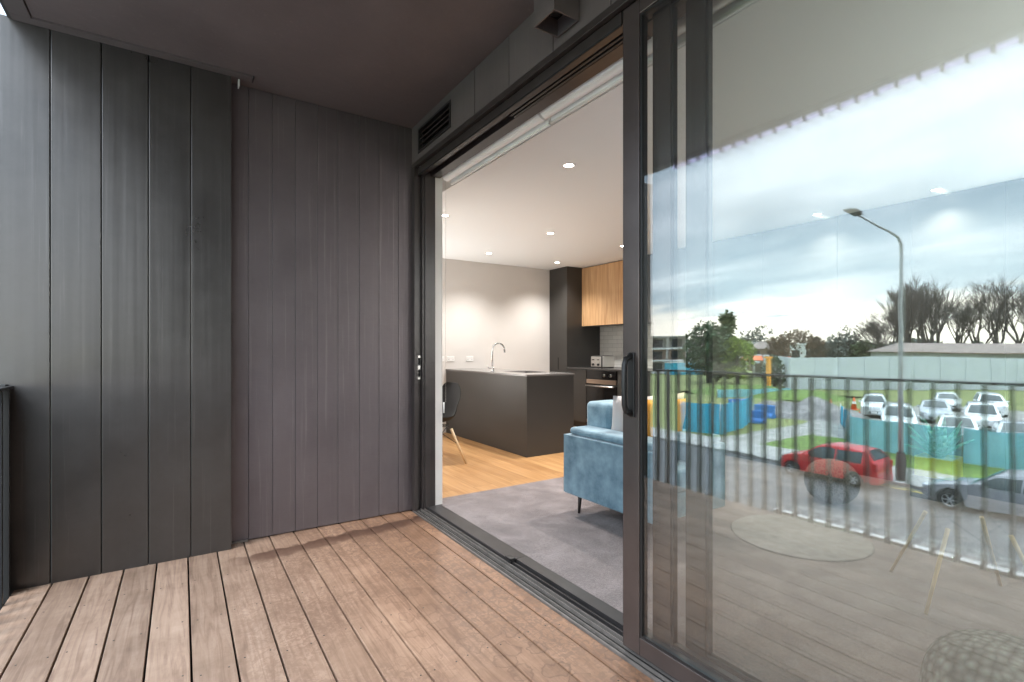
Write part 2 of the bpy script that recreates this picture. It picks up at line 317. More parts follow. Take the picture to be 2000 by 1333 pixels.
M['blind'] = mat('blind_fabric', (0.94, 0.94, 0.94), 0.7, bump=0.05, bump_scale=400)
M['kitchen'] = mat('charcoal_laminate', (0.036, 0.033, 0.030), 0.42, bump=0.02, bump_scale=200)
M['bench'] = mat('dark_benchtop', (0.055, 0.052, 0.05), 0.22)
M['pale_bench'] = mat('grey_benchtop', (0.16, 0.15, 0.145), 0.16)
M['oven_glass'] = mat('oven_glass', (0.008, 0.007, 0.007), 0.06)
M['copper'] = mat('bronze_handle', (0.55, 0.42, 0.33), 0.3, metal=1.0)
M['sofa'] = mat('blue_velvet', (0.24, 0.375, 0.455), 0.8, col2=(0.078, 0.16, 0.215), noise_scale=7.5, bump=0.12, bump_scale=260, bdist=0.004)
M['sofa'].node_tree.nodes['Principled BSDF'].inputs['Sheen Weight'].default_value = 0.35
M['leg'] = mat('dark_leg', (0.018, 0.014, 0.012), 0.4)
M['wood_leg'] = mat('beech_leg', (0.62, 0.46, 0.28), 0.45, noise_amt=0.12, noise_scale=20)
M['shell'] = mat('black_plastic_shell', (0.009, 0.009, 0.010), 0.6, spec=0.2)
M['cushion_pink'] = mat('blush_linen', (0.62, 0.56, 0.54), 0.9, bump=0.2, bump_scale=300)
M['cushion_orange'] = mat('mustard_linen', (0.80, 0.33, 0.02), 0.85, bump=0.2, bump_scale=200, noise_amt=0.15)
M['cushion_cream'] = mat('cream_linen', (0.66, 0.55, 0.42), 0.9, bump=0.2, bump_scale=300)
M['marble'] = mat('pale_tabletop', (0.62, 0.61, 0.58), 0.35, noise_amt=0.08, noise_scale=4)
M['pot'] = mat('lime_glazed_pot', (0.36, 0.36, 0.02), 0.35)
M['leaf'] = mat('agave_leaf', (0.018, 0.16, 0.10), 0.45, noise_amt=0.35, noise_scale=9)
def carpet():
    m = bpy.data.materials.new('mauve_carpet'); m.use_nodes = True; nt = m.node_tree; b = nt.nodes['Principled BSDF']; l = nt.links.new
    t = N(nt, 'ShaderNodeTexCoord')
    a = N(nt, 'ShaderNodeTexNoise', i_Scale=4.2, i_Detail=5.0, i_Roughness=0.62, i_Distortion=0.5); l(t.outputs['Object'], a.inputs['Vector'])
    r1 = ramp(nt, [(0.32, (0.100, 0.074, 0.071)), (0.50, (0.146, 0.114, 0.110)), (0.68, (0.215, 0.175, 0.170))]); l(a.outputs[0], r1.inputs[0])
    f = N(nt, 'ShaderNodeTexNoise', i_Scale=120.0, i_Detail=6.0, i_Roughness=0.8); l(t.outputs['Object'], f.inputs['Vector'])
    r2 = ramp(nt, [(0.35, (0.55, 0.55, 0.55)), (0.65, (1.38, 1.38, 1.38))]); l(f.outputs[0], r2.inputs[0])
    mm = N(nt, 'ShaderNodeMix', data_type='RGBA', blend_type='MULTIPLY', i_0=1.0); l(r1.outputs[0], mm.inputs[6]); l(r2.outputs[0], mm.inputs[7]); l(mm.outputs[2], b.inputs['Base Color'])
    b.inputs['Roughness'].default_value = 0.95; b.inputs['Sheen Weight'].default_value = 0.3
    bp = N(nt, 'ShaderNodeBump', i_Strength=1.0, i_Distance=0.008); l(f.outputs[0], bp.inputs['Height']); l(bp.outputs[0], b.inputs['Normal'])
    return m
M['carpet'] = carpet()
def tiles():
    m = bpy.data.materials.new('white_subway_tile'); m.use_nodes = True; nt = m.node_tree; b = nt.nodes['Principled BSDF']; l = nt.links.new
    t = N(nt, 'ShaderNodeTexCoord'); sp = N(nt, 'ShaderNodeSeparateXYZ'); l(t.outputs['Object'], sp.inputs[0])
    cb = N(nt, 'ShaderNodeCombineXYZ'); l(sp.outputs[1], cb.inputs[0]); l(sp.outputs[2], cb.inputs[1])
    k = N(nt, 'ShaderNodeTexBrick', i_Scale=1.0); k.inputs['Brick Width'].default_value = 0.2; k.inputs['Row Height'].default_value = 0.065; k.inputs['Mortar Size'].default_value = 0.002
    k.inputs['Color1'].default_value = (0.74, 0.73, 0.69, 1); k.inputs['Color2'].default_value = (0.66, 0.65, 0.62, 1); k.inputs['Mortar'].default_value = (0.40, 0.39, 0.37, 1)
    l(cb.outputs[0], k.inputs['Vector']); l(k.outputs['Color'], b.inputs['Base Color']); b.inputs['Roughness'].default_value = 0.25
    return m
M['tiles'] = tiles()
def glass(name, refl, tint, wav=0.0, gmax=1.0):
    """clear sheet: lets light through, mirrors more of it at grazing angles, faint roller waves"""
    m = bpy.data.materials.new(name); m.use_nodes = True; nt = m.node_tree; nt.nodes.clear(); l = nt.links.new
    o = N(nt, 'ShaderNodeOutputMaterial'); mx = N(nt, 'ShaderNodeMixShader')
    tr = N(nt, 'ShaderNodeBsdfTransparent'); tr.inputs[0].default_value = (*tint, 1)
    gl = N(nt, 'ShaderNodeBsdfGlossy', i_Roughness=0.0); gl.inputs[0].default_value = (0.97, 1.0, 1.0, 1)
    lw = N(nt, 'ShaderNodeLayerWeight', i_Blend=0.5)
    pw = N(nt, 'ShaderNodeMath', operation='POWER', i_1=4.0); l(lw.outputs['Facing'], pw.inputs[0])
    ma = N(nt, 'ShaderNodeMath', operation='MULTIPLY_ADD', i_1=gmax - refl, i_2=refl); l(pw.outputs[0], ma.inputs[0])
    l(ma.outputs[0], mx.inputs[0]); l(tr.outputs[0], mx.inputs[1]); l(gl.outputs[0], mx.inputs[2]); l(mx.outputs[0], o.inputs[0])
    if wav:
        t = N(nt, 'ShaderNodeTexCoord'); mg = N(nt, 'ShaderNodeMapping'); mg.inputs['Scale'].default_value = (1, 1.2, 2.2); l(t.outputs['Object'], mg.inputs[0])
        nn = N(nt, 'ShaderNodeTexNoise', i_Scale=3.0, i_Detail=2.0); l(mg.outputs[0], nn.inputs['Vector'])
        bp = N(nt, 'ShaderNodeBump', i_Strength=wav, i_Distance=0.01); l(nn.outputs[0], bp.inputs['Height']); l(bp.outputs[0], gl.inputs['Normal'])
    return m
M['glass'] = glass('door_glass', 0.118, (0.92, 0.935, 0.915), 0.02)
M['glass2'] = glass('inner_door_glass', 0.06, (0.975, 0.985, 0.975), 0.03)

# ------------------------------------------------------------------ balcony
YS, YN = -3.0, 3.47              # near end and end wall of the balcony
b = MB(); b.mi = 0
k = -5; DX0 = 0.0324
while DX0 + 0.147 * k < 1.44:
    x0 = DX0 + 0.147 * k + 0.0038; x1 = min(DX0 + 0.147 * (k + 1) - 0.0038, 1.436)
    if x1 - x0 > 0.02: b.box(x0, x1, YS, 3.60, -0.028, 0.0)
    k += 1
tag(b.build('deck', M['deck'], None, bevel=0.0025), kind='structure')
tag(bx('balcony_slab', M['gap'], -0.70, 1.60, YS, 3.6, -0.30, -0.06), kind='structure')
b = MB()                          # screw heads, two to a board on each joist
k = -5
while DX0 + 0.147 * k < 1.40:
    for j in range(16):
        y = YS + 0.25 + 0.45 * j + 0.018 * math.sin(k * 3 + j)
        if y > 3.44: continue
        for e in (0.028, 0.119):
            b.lathe([(0.0, 0.0007), (0.0035, 0.0006), (0.0038, -0.002)], (DX0 + 0.147 * k + e, y + 0.006 * math.sin(k + j * 7), 0), 8)
    k += 1
tag(b.build('deck_screws', M['leg']), kind='structure')

# end wall, left: broad metal panels standing 10 cm proud
wall_l = empty('panel_wall', (-0.25, 3.55, 0)); tag(wall_l, 'wide charcoal metal panels cladding the end wall nearest the railing', 'wall')
js = [-0.974, -0.768, -0.563, -0.358, -0.153, 0.047, 0.253]
for i in range(len(js) - 1):
    x0, x1 = js[i] + 0.0015, js[i + 1] - (0.0015 if i < 5 else 0)
    bx('panel', M['metal_clad'], x0 - wall_l.location.x, x1 - wall_l.location.x, -0.08 + 0.0006 * (i % 2), -0.061, -0.02, 2.86, wall_l, 0.0035)
bx('backing', M['gap'], -0.724, 0.499, -0.06, 0.25, -0.05, 2.86, wall_l)
# end wall, right: narrow painted boards set back
wall_r = empty('board_wall', (0.85, 3.6, 0)); tag(wall_r, 'recessed dark painted timber boards between the metal panels and the door', 'wall')
js = [0.2545, 0.353, 0.491, 0.63, 0.768, 0.903, 1.051, 1.191, 1.337, 1.444]
for i in range(len(js) - 1):
    mb = MB(); dz = random.uniform(-0.0015, 0.0015)
    mb.box(js[i] + 0.0008 - 0.85, js[i + 1] - 0.0008 - 0.85, -0.03 + dz, 0.02, 0.006, 2.853)
    mb.build('board', M['timber_clad'], wall_r, bevel=0.0022)
bx('backing', M['gap'], -0.59, 0.60, 0.021, 0.20, -0.05, 2.85, wall_r)
bx('foot_flashing', M['steel'], -0.597, -0.50, -0.045, -0.031, 0.001, 0.010, wall_r)

# soffit
sof = tag(bx('soffit', M['soffit'], -0.62, 1.60, YS, 3.405, 2.855, 2.95), kind='structure')
st = empty('soffit_trim', (0, 3.4, 2.85)); tag(st, 'thin dark edge trim framing the balcony soffit', 'trim')
bx('edge_strip', M['panel_clad'], -0.705, 0.362, 0.010, 0.070, -0.004, 0.09, st)
bx('edge_strip', M['panel_clad'], -0.705, -0.625, YS - 3.4, 0.009, -0.004, 0.09, st)
bx('fascia', M['metal_clad'], -0.722, -0.706, YS - 3.4, 0.30, 0.002, 0.45, st)
bx('back_strip', M['soffit'], 0.2545, 0.3625, 0.0715, 0.20, 0.0055, 0.09, st)
bx('back_strip', M['soffit'], 0.363, 1.5, 0.006, 0.20, 0.0055, 0.09, st)
bx('bracket', M['white_trim'], 0.288, 0.295, 0.085 - 0.03, 0.10, -0.055, -0.015, st, 0.001)
bx('end_cap', M['black'], 0.363, 0.369, 0.008, 0.070, -0.010, 0.06, st)
# clips in a row along the outer edge of the soffit
for i in range(46):
    y = 0.10 * 0 + 2.94 - 0.1095 * i
    if y < -2.0: break
    if i == 0:
        c0 = empty('edge_clip', (-0.70, y, 2.85)); tag(c0, 'small galvanised clip on the outer edge of the soffit, one of an even row', 'clip', 'clips along the outer soffit edge')
        mb = MB(); mb.box(-0.016, 0.010, -0.009, 0.009, -0.046, 0.0); mb.build('bracket', M['steel'], c0, 0.002)
        mb = MB(); mb.lathe([(0, -0.022), (0.008, -0.022), (0.008, -0.012), (0, -0.012)], (0.018, 0, -0.022), 10, 'X'); mb.build('screw', M['chrome'], c0)
    else:
        c = copy_tree(c0); c.location.y = y
# clear drip strip the clips hold
mt = bpy.data.materials.new('translucent_strip'); mt.use_nodes = True; nt_ = mt.node_tree; nt_.nodes.clear()
o_ = N(nt_, 'ShaderNodeOutputMaterial'); m_ = N(nt_, 'ShaderNodeMixShader', i_0=0.55); t1_ = N(nt_, 'ShaderNodeBsdfTransparent'); t1_.inputs[0].default_value = (0.86, 0.84, 0.95, 1); t2_ = N(nt_, 'ShaderNodeBsdfTranslucent'); t2_.inputs[0].default_value = (0.75, 0.68, 0.88, 1)
nt_.links.new(t1_.outputs[0], m_.inputs[1]); nt_.links.new(t2_.outputs[0], m_.inputs[2]); nt_.links.new(m_.outputs[0], o_.inputs[0])
tag(bx('drip_strip', mt, -0.7155, -0.7125, -2.4, 3.0, 2.815, 2.844), 'pale plastic drip strip hanging along the outer soffit edge', 'drip strip')

# railing
rail = empty('balcony_railing', (-0.725, 0, 0)); tag(rail, 'black flat-bar balcony railing on the open edge of the deck', 'railing')
bx('handrail', M['black'], -0.027, 0.027, YS, 3.465, 1.008, 1.022, rail, 0.002)
bx('bottom_rail', M['black'], -0.006, 0.006, YS, 3.465, -0.045, -0.025, rail)
bal = None
n = 0; y = 3.40
while y > -2.9 and n < 60:
    if bal is None:
        bal = MB().box(-0.025, 0.025, -0.008, 0.008, -0.045, 1.008).build('baluster', M['black'], rail)
        bal.location.y = y
    else:
        o = bal.copy(); sc.collection.objects.link(o); o.parent = rail; o.location.y = y
    y -= 0.1135; n += 1
bx('end_post', M['black'], -0.030, 0.006, 3.42, 3.468, -0.12, 1.03, rail, 0.002)
fl = MB(); fl.prism([(-0.100, -2.9), (-0.030, -2.9), (-0.030, 2.1), (-0.070, 2.1)], 'Z', -0.035, 0.004)
fl = fl.build('edge_flashing', M['white_trim'], rail); fl['label'] = 'white capping outside the balusters'
fl2 = MB(); fl2.prism([(-0.20, -2.9), (-0.115, -2.9), (-0.115, 0.75), (-0.125, 0.75)], 'Z', -0.05, -0.02)
fl2.build('edge_flashing', M['white_trim'], rail)

# cladding band above the door
clad = empty('cladding_band', (1.44, 0, 2.58)); tag(clad, 'row of flat dark cladding panels above the sliding door', 'cladding')
js = [3.567, 2.601, 2.230, 1.854, 1.478, 1.10, 0.725, 0.35, -0.03, -0.78, -1.53, -2.28, -3.0]
for i in range(len(js) - 1):
    if i == 0:                    # the panel with the vent is cut round the louvre
        mb = MB(); y0, y1 = js[1] + 0.003, js[0]
        for (a, c, z0, z1) in ((y0, 2.925, 0.003, 0.272), (3.425, y1, 0.003, 0.272), (2.925, 3.425, 0.003, 0.055), (2.925, 3.425, 0.215, 0.272)):
            mb.box(0.0, 0.03, a, c, z0, z1)
        bmesh.ops.remove_doubles(mb.bm, verts=mb.bm.verts, dist=0.0001)
        mb.build('panel', M['panel_clad'], clad)
    else:
        bx('panel', M['panel_clad'], 0.0 + (0.0006 if i % 2 else 0), 0.03, js[i + 1] + 0.003, js[i] - 0.003, 0.003, 0.272, clad, 0.001)
bx('backing', M['gap'], 0.07, 0.16, -3.0, 3.567, 0.0, 0.274, clad)
vent = empty('wall_vent', (1.44, 3.175, 2.71)); tag(vent, 'black louvred vent set in the cladding above the far end of the door', 'vent')
mb = MB()
for (a, c, z0, z1) in ((-0.262, 0.262, -0.088, -0.073), (-0.262, 0.262, 0.073, 0.088), (-0.262, -0.247, -0.073, 0.073), (0.247, 0.262, -0.073, 0.073)): mb.box(-0.006, 0.02, a, c, z0, z1)
mb.build('frame', M['black'], vent)
for i in range(4):
    z = -0.052 + 0.036 * i
    MB().prism([(0.000, z - 0.008), (0.004, z - 0.011), (0.048, z + 0.012), (0.044, z + 0.015)], 'Y', -0.247, 0.247).build('louvre', M['frame'], vent)
bx('duct', M['gap'], 0.055, 0.068, -0.247, 0.247, -0.073, 0.073, vent)
# square up-and-down wall light
wl = empty('wall_light', (1.435, 1.737, 2.62)); tag(wl, 'square black box light on the cladding above the door', 'wall light')
mb = MB(); t = 0.006
mb.box(-0.136, -0.136 + t, -0.0725, 0.0725, 0, 0.17); mb.box(-0.002 - t, -0.002, -0.0725, 0.0725, 0, 0.17)
mb.box(-0.136 + t, -0.002 - t, -0.0725, -0.0725 + t, 0, 0.17); mb.box(-0.136 + t, -0.002 - t, 0.0725 - t, 0.0725, 0, 0.17)
mb.build('housing', M['panel_clad'], wl)
bx('baffle', M['gap'], -0.129, -0.009, -0.066, 0.066, 0.075, 0.085, wl)
MB().lathe([(0, 0.05), (0.03, 0.05), (0.035, 0.075), (0, 0.075)], (-0.07, 0, 0), 20).build('lamp', M['black'], wl)

# building mass round the flat (other storeys and neighbours)
bld = empty('apartment_block', (3.5, 2, -4.2)); tag(bld, 'dark apartment building the balcony and flat belong to', 'building')
bc = M['metal_clad']
def bb(nm, x0, x1, y0, y1, z0, z1): return bx(nm, bc, x0 - 3.5, x1 - 3.5, y0 - 2, y1 - 2, z0 + 4.2, z1 + 4.2, bld)
bb('lower_storey', 0.6, 9, -6, 14, -4.2, -0.35); bb('upper_storey', -0.78, 9, -6, 14, 3.0, 6.0)
bb('side_wing', -0.70, 9, 6.75, 14, -0.34, 2.99); bb('side_wing', -0.78, 1.64, 3.82, 6.74, -0.34, 2.84)
bb('near_wing', -0.70, 9, -6, -3.12, -0.34, 2.99)
bb('rear_wall', 5.86, 9, -3.1, 6.74, -0.34, 2.99)

# ------------------------------------------------------------------ sliding door
door = empty('sliding_door', (1.44, 0, 0)); tag(door, 'wide black-framed sliding glass door, slid open beside the deck', 'door')
DY1 = 3.545
def db(nm, m, x0, x1, y0, y1, z0, z1, bev=0.0015, par=None):
    return bx(nm, m, x0 - 1.44, x1 - 1.44, y0, y1, z0, z1, par or door, bev)
# sill with its ridges
mb = MB()
prof = [(1.437, -0.02), (1.437, 0.010), (1.443, 0.012), (1.449, 0.004), (1.462, 0.004), (1.463, 0.014), (1.467, 0.014), (1.468, 0.004), (1.489, 0.004), (1.490, 0.020), (1.494, 0.020), (1.495, 0.006), (1.512, 0.006), (1.513, 0.022), (1.5165, 0.022), (1.518, 0.008), (1.532, 0.008), (1.532, -0.02)]
mb.prism([(x - 1.44, z) for x, z in prof], 'Y', YS, DY1); mb.build('outer_track', M['track'], door)
mb = MB(); prof = [(1.5325, -0.02), (1.5325, 0.026), (1.536, 0.030), (1.643, 0.030), (1.643, -0.02)]
mb.prism([(x - 1.44, z) for x, z in prof], 'Y', 2.36, DY1); mb.build('sill_cover', M['track_dark'], door)
mb = MB(); prof = [(1.5325, -0.02), (1.5325, 0.006), (1.542, 0.006), (1.543, 0.021), (1.548, 0.021), (1.549, 0.006), (1.572, 0.006), (1.573, 0.028), (1.643, 0.030), (1.643, -0.02)]
mb.prism([(x - 1.44, z) for x, z in prof], 'Y', YS, 2.359); mb.build('inner_track', [M['track_dark']], door)
db('track_stop', M['black'], 1.520, 1.560, 2.345, 2.40, 0.0301, 0.045, 0.004)
mb = MB(); mb.box(0.0035, 0.0085, YS, DY1 - .04, 0.003, 0.0125); mb.box(0.056, 0.0705, YS, DY1 - .04, 0.002, 0.0082); mb.box(0.030, 0.046, YS, DY1 - .04, 0.001, 0.0052); mb.build('groove_shade_strip', M['gap'], door)  # black strips standing in for the shade in the track grooves
# head
db('head', M['frame_dark'], 1.437, 1.464, YS, DY1 + 0.02, 2.546, 2.580, 0.002)
mb = MB(); mb.prism([(0.0245, 2.498), (0.0245, 2.5455), (0.20, 2.5455), (0.20, 2.50), (0.128, 2.50), (0.128, 2.533), (0.072, 2.533), (0.072, 2.498)], 'Y', 1.445, DY1)
mb.build('head', M['frame_dark'], door, 0.0012)
db('head', M['frame_dark'], 1.536, 1.64, YS, 1.444, 2.503, 2.5455, 0.0012)
db('head_seal', M['gap'], 1.464, 1.469, 1.445, DY1, 2.490, 2.4975, 0)
mb = MB(); mb.box(0.083, 0.096, YS, 2.353, 2.497, 2.532); mb.box(0.108, 0.121, YS, 2.353, 2.497, 2.532); mb.build('head_guide', M['black'], door)
# far jamb
mb = MB(); mb.prism([(-0.003, 3.507), (-0.003, DY1 + 0.02), (0.16, DY1 + 0.02), (0.16, 3.50), (0.118, 3.50), (0.118, 3.492), (0.075, 3.492), (0.075, 3.505), (0.058, 3.505), (0.058, 3.532), (0.024, 3.532), (0.024, 3.507)], 'Z', 0.0125, 2.545)
mb.build('jamb', M['frame_dark'], door, 0.0012)
mb = MB(); mb.box(0.030, 0.052, 3.525, 3.5315, 0.98, 1.16); k0 = mb.build('lock_keep', M['steel'], door, 0.002)
mb = MB(); mb.box(-0.008, 0.008, -0.0008, 0.001, -0.07, -0.015); mb.box(-0.008, 0.008, -0.0008, 0.001, 0.015, 0.07)
ks = mb.build('slot', M['gap'], k0); ks.location = (0.041, 3.5245, 1.07)
def panel(name, x0, x1, y0, y1, gm, label):
    p = empty(name, (0, 0, 0)); p.parent = door; p['label'] = label
    zb_, zt_ = 0.030, 2.546; sw = 0.086; bw_ = 0.070; tw = 0.058
    def q(nm, *a): return db(nm, M['frame'], *a, 0.003, p)
    q('stile', x0, x1, y1 - sw, y1, zb_, zt_); q('stile', x0, x1, y0, y0 + sw, zb_, zt_)
    q('bottom_rail', x0 + 0.001, x1 - 0.001, y0 + sw, y1 - sw, zb_, zb_ + bw_); q('top_rail', x0 + 0.001, x1 - 0.001, y0 + sw, y1 - sw, zt_ - tw, zt_)
    # glazing bead round the sealed unit
    mb = MB(); g = 0.009
    for (ya, yb, za_, zb2) in ((y0 + sw, y1 - sw, zb_ + bw_, zb_ + bw_ + g), (y0 + sw, y1 - sw, zt_ - tw - g, zt_ - tw), (y0 + sw, y0 + sw + g, zb_ + bw_ + g, zt_ - tw - g), (y1 - sw - g, y1 - sw, zb_ + bw_ + g, zt_ - tw - g)):
        mb.box(x0 - 1.44 + 0.006, x1 - 1.44 - 0.006, ya, yb, za_, zb2)
    mb.build('glazing_bead', M['black'], p)
    gx = (x0 + x1) / 2
    db('glass', gm, gx - 0.009, gx + 0.007, y0 + sw, y1 - sw, zb_ + bw_ + 0.002, zt_ - tw - 0.002, 0, p)
    return p
P1 = panel('sliding_panel', 1.466, 1.509, -0.42, 1.438, M['glass'], 'front sliding panel with the handle')
P2 = panel('sliding_panel', 1.522, 1.557, -0.52, 1.336, M['glass2'], 'middle sliding panel stacked behind the front one')
P3 = panel('sliding_panel', 1.572, 1.607, -0.62, 1.222, M['glass2'], 'rear fixed panel stacked behind the other two')
# handle on the front stile
h = empty('handle', (1.466 - 1.44, 1.388, 1.035)); h.parent = P1
mb = MB(); mb.prism([(-0.0165, -0.125), (0.0165, -0.125), (0.0165, 0.125), (-0.0165, 0.125)], 'X', -0.007, 0.001); 
hp = mb.build('handle', M['black'], P1, 0.003); hp.location = (0.026, 1.388, 1.065)
mb = MB(); mb.tube([(-0.004, 0, -0.112), (-0.034, 0, -0.100), (-0.042, 0, -0.075), (-0.044, 0, 0), (-0.042, 0, 0.075), (-0.034, 0, 0.100), (-0.004, 0, 0.112)], [0.012, 0.012, 0.011, 0.011, 0.011, 0.012, 0.012], 12)
hg = mb.build('handle', M['black'], P1); hg.location = (0.026, 1.388, 1.065)
bpy.data.objects.remove(h)

# ------------------------------------------------------------------ room shell
ZF, ZC, YB = 0.030, 2.50, 6.53
tag(bx('wood_floor', M['oak_floor'], 1.645, 5.86, 3.641, 6.74, -0.05, ZF - 0.004), kind='structure')
tag(bx('floor_slab', M['gap'], 1.61, 5.86, -3.1, 6.74, -0.30, -0.06), kind='structure')
cp = MB(); cp.box(1.644, 5.70, -3.0, 3.640, -0.05, ZF); tag(cp.build('carpet', M['carpet']), 'mauve grey carpet inside the open door', 'carpet', kind=None)
ce = MB(); ce.box(1.80, 5.86, -3.1, 6.74, ZC, 2.84); ce.box(1.605, 1.7995, -3.1, 6.74, 2.66, 2.84)
tag(ce.build('ceiling', M['ceiling_paint'], None), kind='structure')
tag(bx('bulkhead', M['white_trim'], 1.6405, 1.66, -3.0, 3.5, 2.535, 2.659), 'white painted lining above the door inside the blind recess', 'lining')
w = bx('kitchen_wall', M['white_paint'], 1.66, 5.86, YB, 6.735, -0.05, 2.499); tag(w, 'pale plaster wall behind the kitchen bench', 'wall')
w = bx('back_wall', M['grey_paint'], 5.70, 5.85, -3.0, YB - 0.001, -0.05, 2.499); tag(w, 'long pale wall at the back of the living room', 'wall')
w = bx('door_side_wall', M['white_paint'], 1.602, 1.66, 3.503, YB - 0.001, -0.05, 2.659); tag(w, 'white wall edge just inside the far door jamb', 'wall')
w = bx('side_wall', M['white_paint'], 1.645, 5.699, -3.1, -3.001, -0.05, 2.499); tag(w, 'pale wall at the near end of the living room', 'wall')

# roller blinds in the recess
def blind(y0, y1, label):
    e = empty('roller_blind', (1.690, (y0 + y1) / 2, 2.524)); tag(e, label, 'blind', 'roller blinds over the door'); hl = (y1 - y0) / 2
    MB().lathe([(0, -hl), (0.040, -hl), (0.040, hl), (0, hl)], (0, 0, 0), 32, 'Y').build('roll', M['blind'], e, smooth_angle=40)
    mb = MB(); mb.box(0.0385, 0.0405, -hl + .002, hl - .002, -0.050, 0.0); mb.build('hem', M['blind'], e)
    MB().lathe([(0, -hl + .002), (0.0085, -hl + .002), (0.0085, hl - .002), (0, hl - .002)], (0.0395, 0, -0.056), 14, 'Y').build('bottom_bar', M['white_trim'], e)
    mb = MB(); mb.box(-0.012, 0.05, hl + 0.001, hl + 0.004, -0.040, 0.10); mb.build('bracket', M['white_trim'], e, 0.001)
    return e
b1 = blind(2.265, 3.49, 'rolled up white roller blind near the far door jamb')
b2 = blind(0.90, 2.245, 'rolled up white roller blind over the middle of the door')
b3 = blind(-1.2, 0.88, 'rolled up white roller blind behind the glass door panels')
def chain(par, y, zlo):
    mb = MB()
    for s_ in (-0.016, 0.016):
        zc = -0.01
        while zc > zlo:
            mb.lathe([(0, -0.0028), (0.0026, 0), (0, 0.0028)], (-0.03 + s_, y, zc), 5); zc -= 0.0115
        mb.tube([(-0.03 + s_, y, -0.01), (-0.03 + s_, y, zlo)], 0.0008, 4)
    mb.build('bead_chain', M['steel'], par)
chain(b1, 0.600, -1.72)
chain(b2, -0.305, -2.46)
MB().tube([(-0.03, 0.600, -1.72), (-0.03, 0.600, -1.80)], 0.006, 8).build('chain_weight', M['white_trim'], b1)

# downlights
DL = [(2.281, 2.755), (2.13, 4.437), (3.439, 4.474), (3.459, 5.85), (4.669, 5.912), (4.62, 4.521), (5.126, 1.544), (5.10, 2.45), (3.44, 2.80)]  # the last but one is added for a ghost reflection of another downlight
dl_labels = ['largest downlight over the carpet, just inside the open door', 'lit downlight near the blind at the left edge of the ceiling', 'lit downlight over the end of the kitchen bench', 'lit downlight above the sink tap', 'lit downlight in front of the tall dark cabinet', 'lit downlight beside the door stile, before the oak cabinet', 'lit downlight seen through the glass, far right', 'added downlight in place of a ghost reflection, above the kitchen run', 'lit downlight hidden above the blue sofa']
M['lamp'] = emit('downlight_lens', (1.0, 0.93, 0.84), 7.0)
first = None
for i, (x, y) in enumerate(DL):
    if first is None:
        e = empty('downlight', (x, y, ZC)); first = e
        MB().lathe([(0.034, -0.004), (0.046, -0.004), (0.048, -0.0005), (0.034, -0.0005)], (0, 0, 0), 28, cap=False).build('trim_ring', M['white_trim'], e)
        MB().lathe([(0, -0.002), (0.034, -0.002), (0.034, -0.0006), (0, -0.0006)], (0, 0, 0), 24).build('lens', M['lamp'], e)
    else:
        e = copy_tree(first); e.location = (x, y, ZC)
    tag(e, dl_labels[i], 'downlight', 'downlights in the ceiling')
    ld = bpy.data.lights.new('spot', 'SPOT'); ld.energy = 4.0 if i in (6, 7) else 4.0 if i in (3, 4) else 17.5; ld.spot_size = R(122); ld.spot_blend = 1.0; ld.shadow_soft_size = 0.035; ld.color = (1, 0.97, 0.93)
    lo = bpy.data.objects.new('spot', ld); sc.collection.objects.link(lo); lo.parent = e; lo.location = (0, 0, -0.02)

# two fill lamps added out of view to brighten the ceiling: one in the corner behind the far jamb, one at the near end of the room
M['shade'] = mat('linen_shade', (0.55, 0.52, 0.47), 0.9)
M['bulb'] = emit('fill_lamp_bulb', (1.0, 0.96, 0.92), 5.0)
def added_fill_lamp(x, y, label, power):
    e = empty('added_fill_lamp', (x, y, ZF)); tag(e, label, 'fill lamp')
    MB().lathe([(0, 0), (0.13, 0), (0.13, 0.018), (0, 0.02)], (0, 0, 0), 32).build('base', M['black'], e)
    MB().tube([(0, 0, 0.02), (0, 0, 0.36)], 0.011, 12).build('pole', M['black'], e)
    MB().lathe([(0.03, 0.36), (0.17, 0.50), (0.165, 0.50), (0.025, 0.365)], (0, 0, 0), 36, cap=False).build('lamp_shade', M['shade'], e)
    MB().lathe([(0, 0.38), (0.02, 0.385), (0.035, 0.42), (0.02, 0.455), (0, 0.46)], (0, 0, 0), 18).build('bulb', M['bulb'], e)
    ld = bpy.data.lights.new('fill_uplight', 'SPOT'); ld.energy = power; ld.spot_size = R(150); ld.spot_blend = 0.6; ld.shadow_soft_size = 0.14; ld.color = (0.98, 1.0, 1.0)
    lo = bpy.data.objects.new('fill_uplight', ld); sc.collection.objects.link(lo); lo.parent = e; lo.location = (0, 0, 0.50); lo.rotation_euler = (math.pi, 0, 0)
    return e
added_fill_lamp(1.93, 6.20, 'added unseen fill lamp for the ceiling, on the floor in the corner behind the far door jamb', 22)
added_fill_lamp(4.5, -1.9, 'added unseen fill lamp for the ceiling, on the floor at the near end of the room', 195)

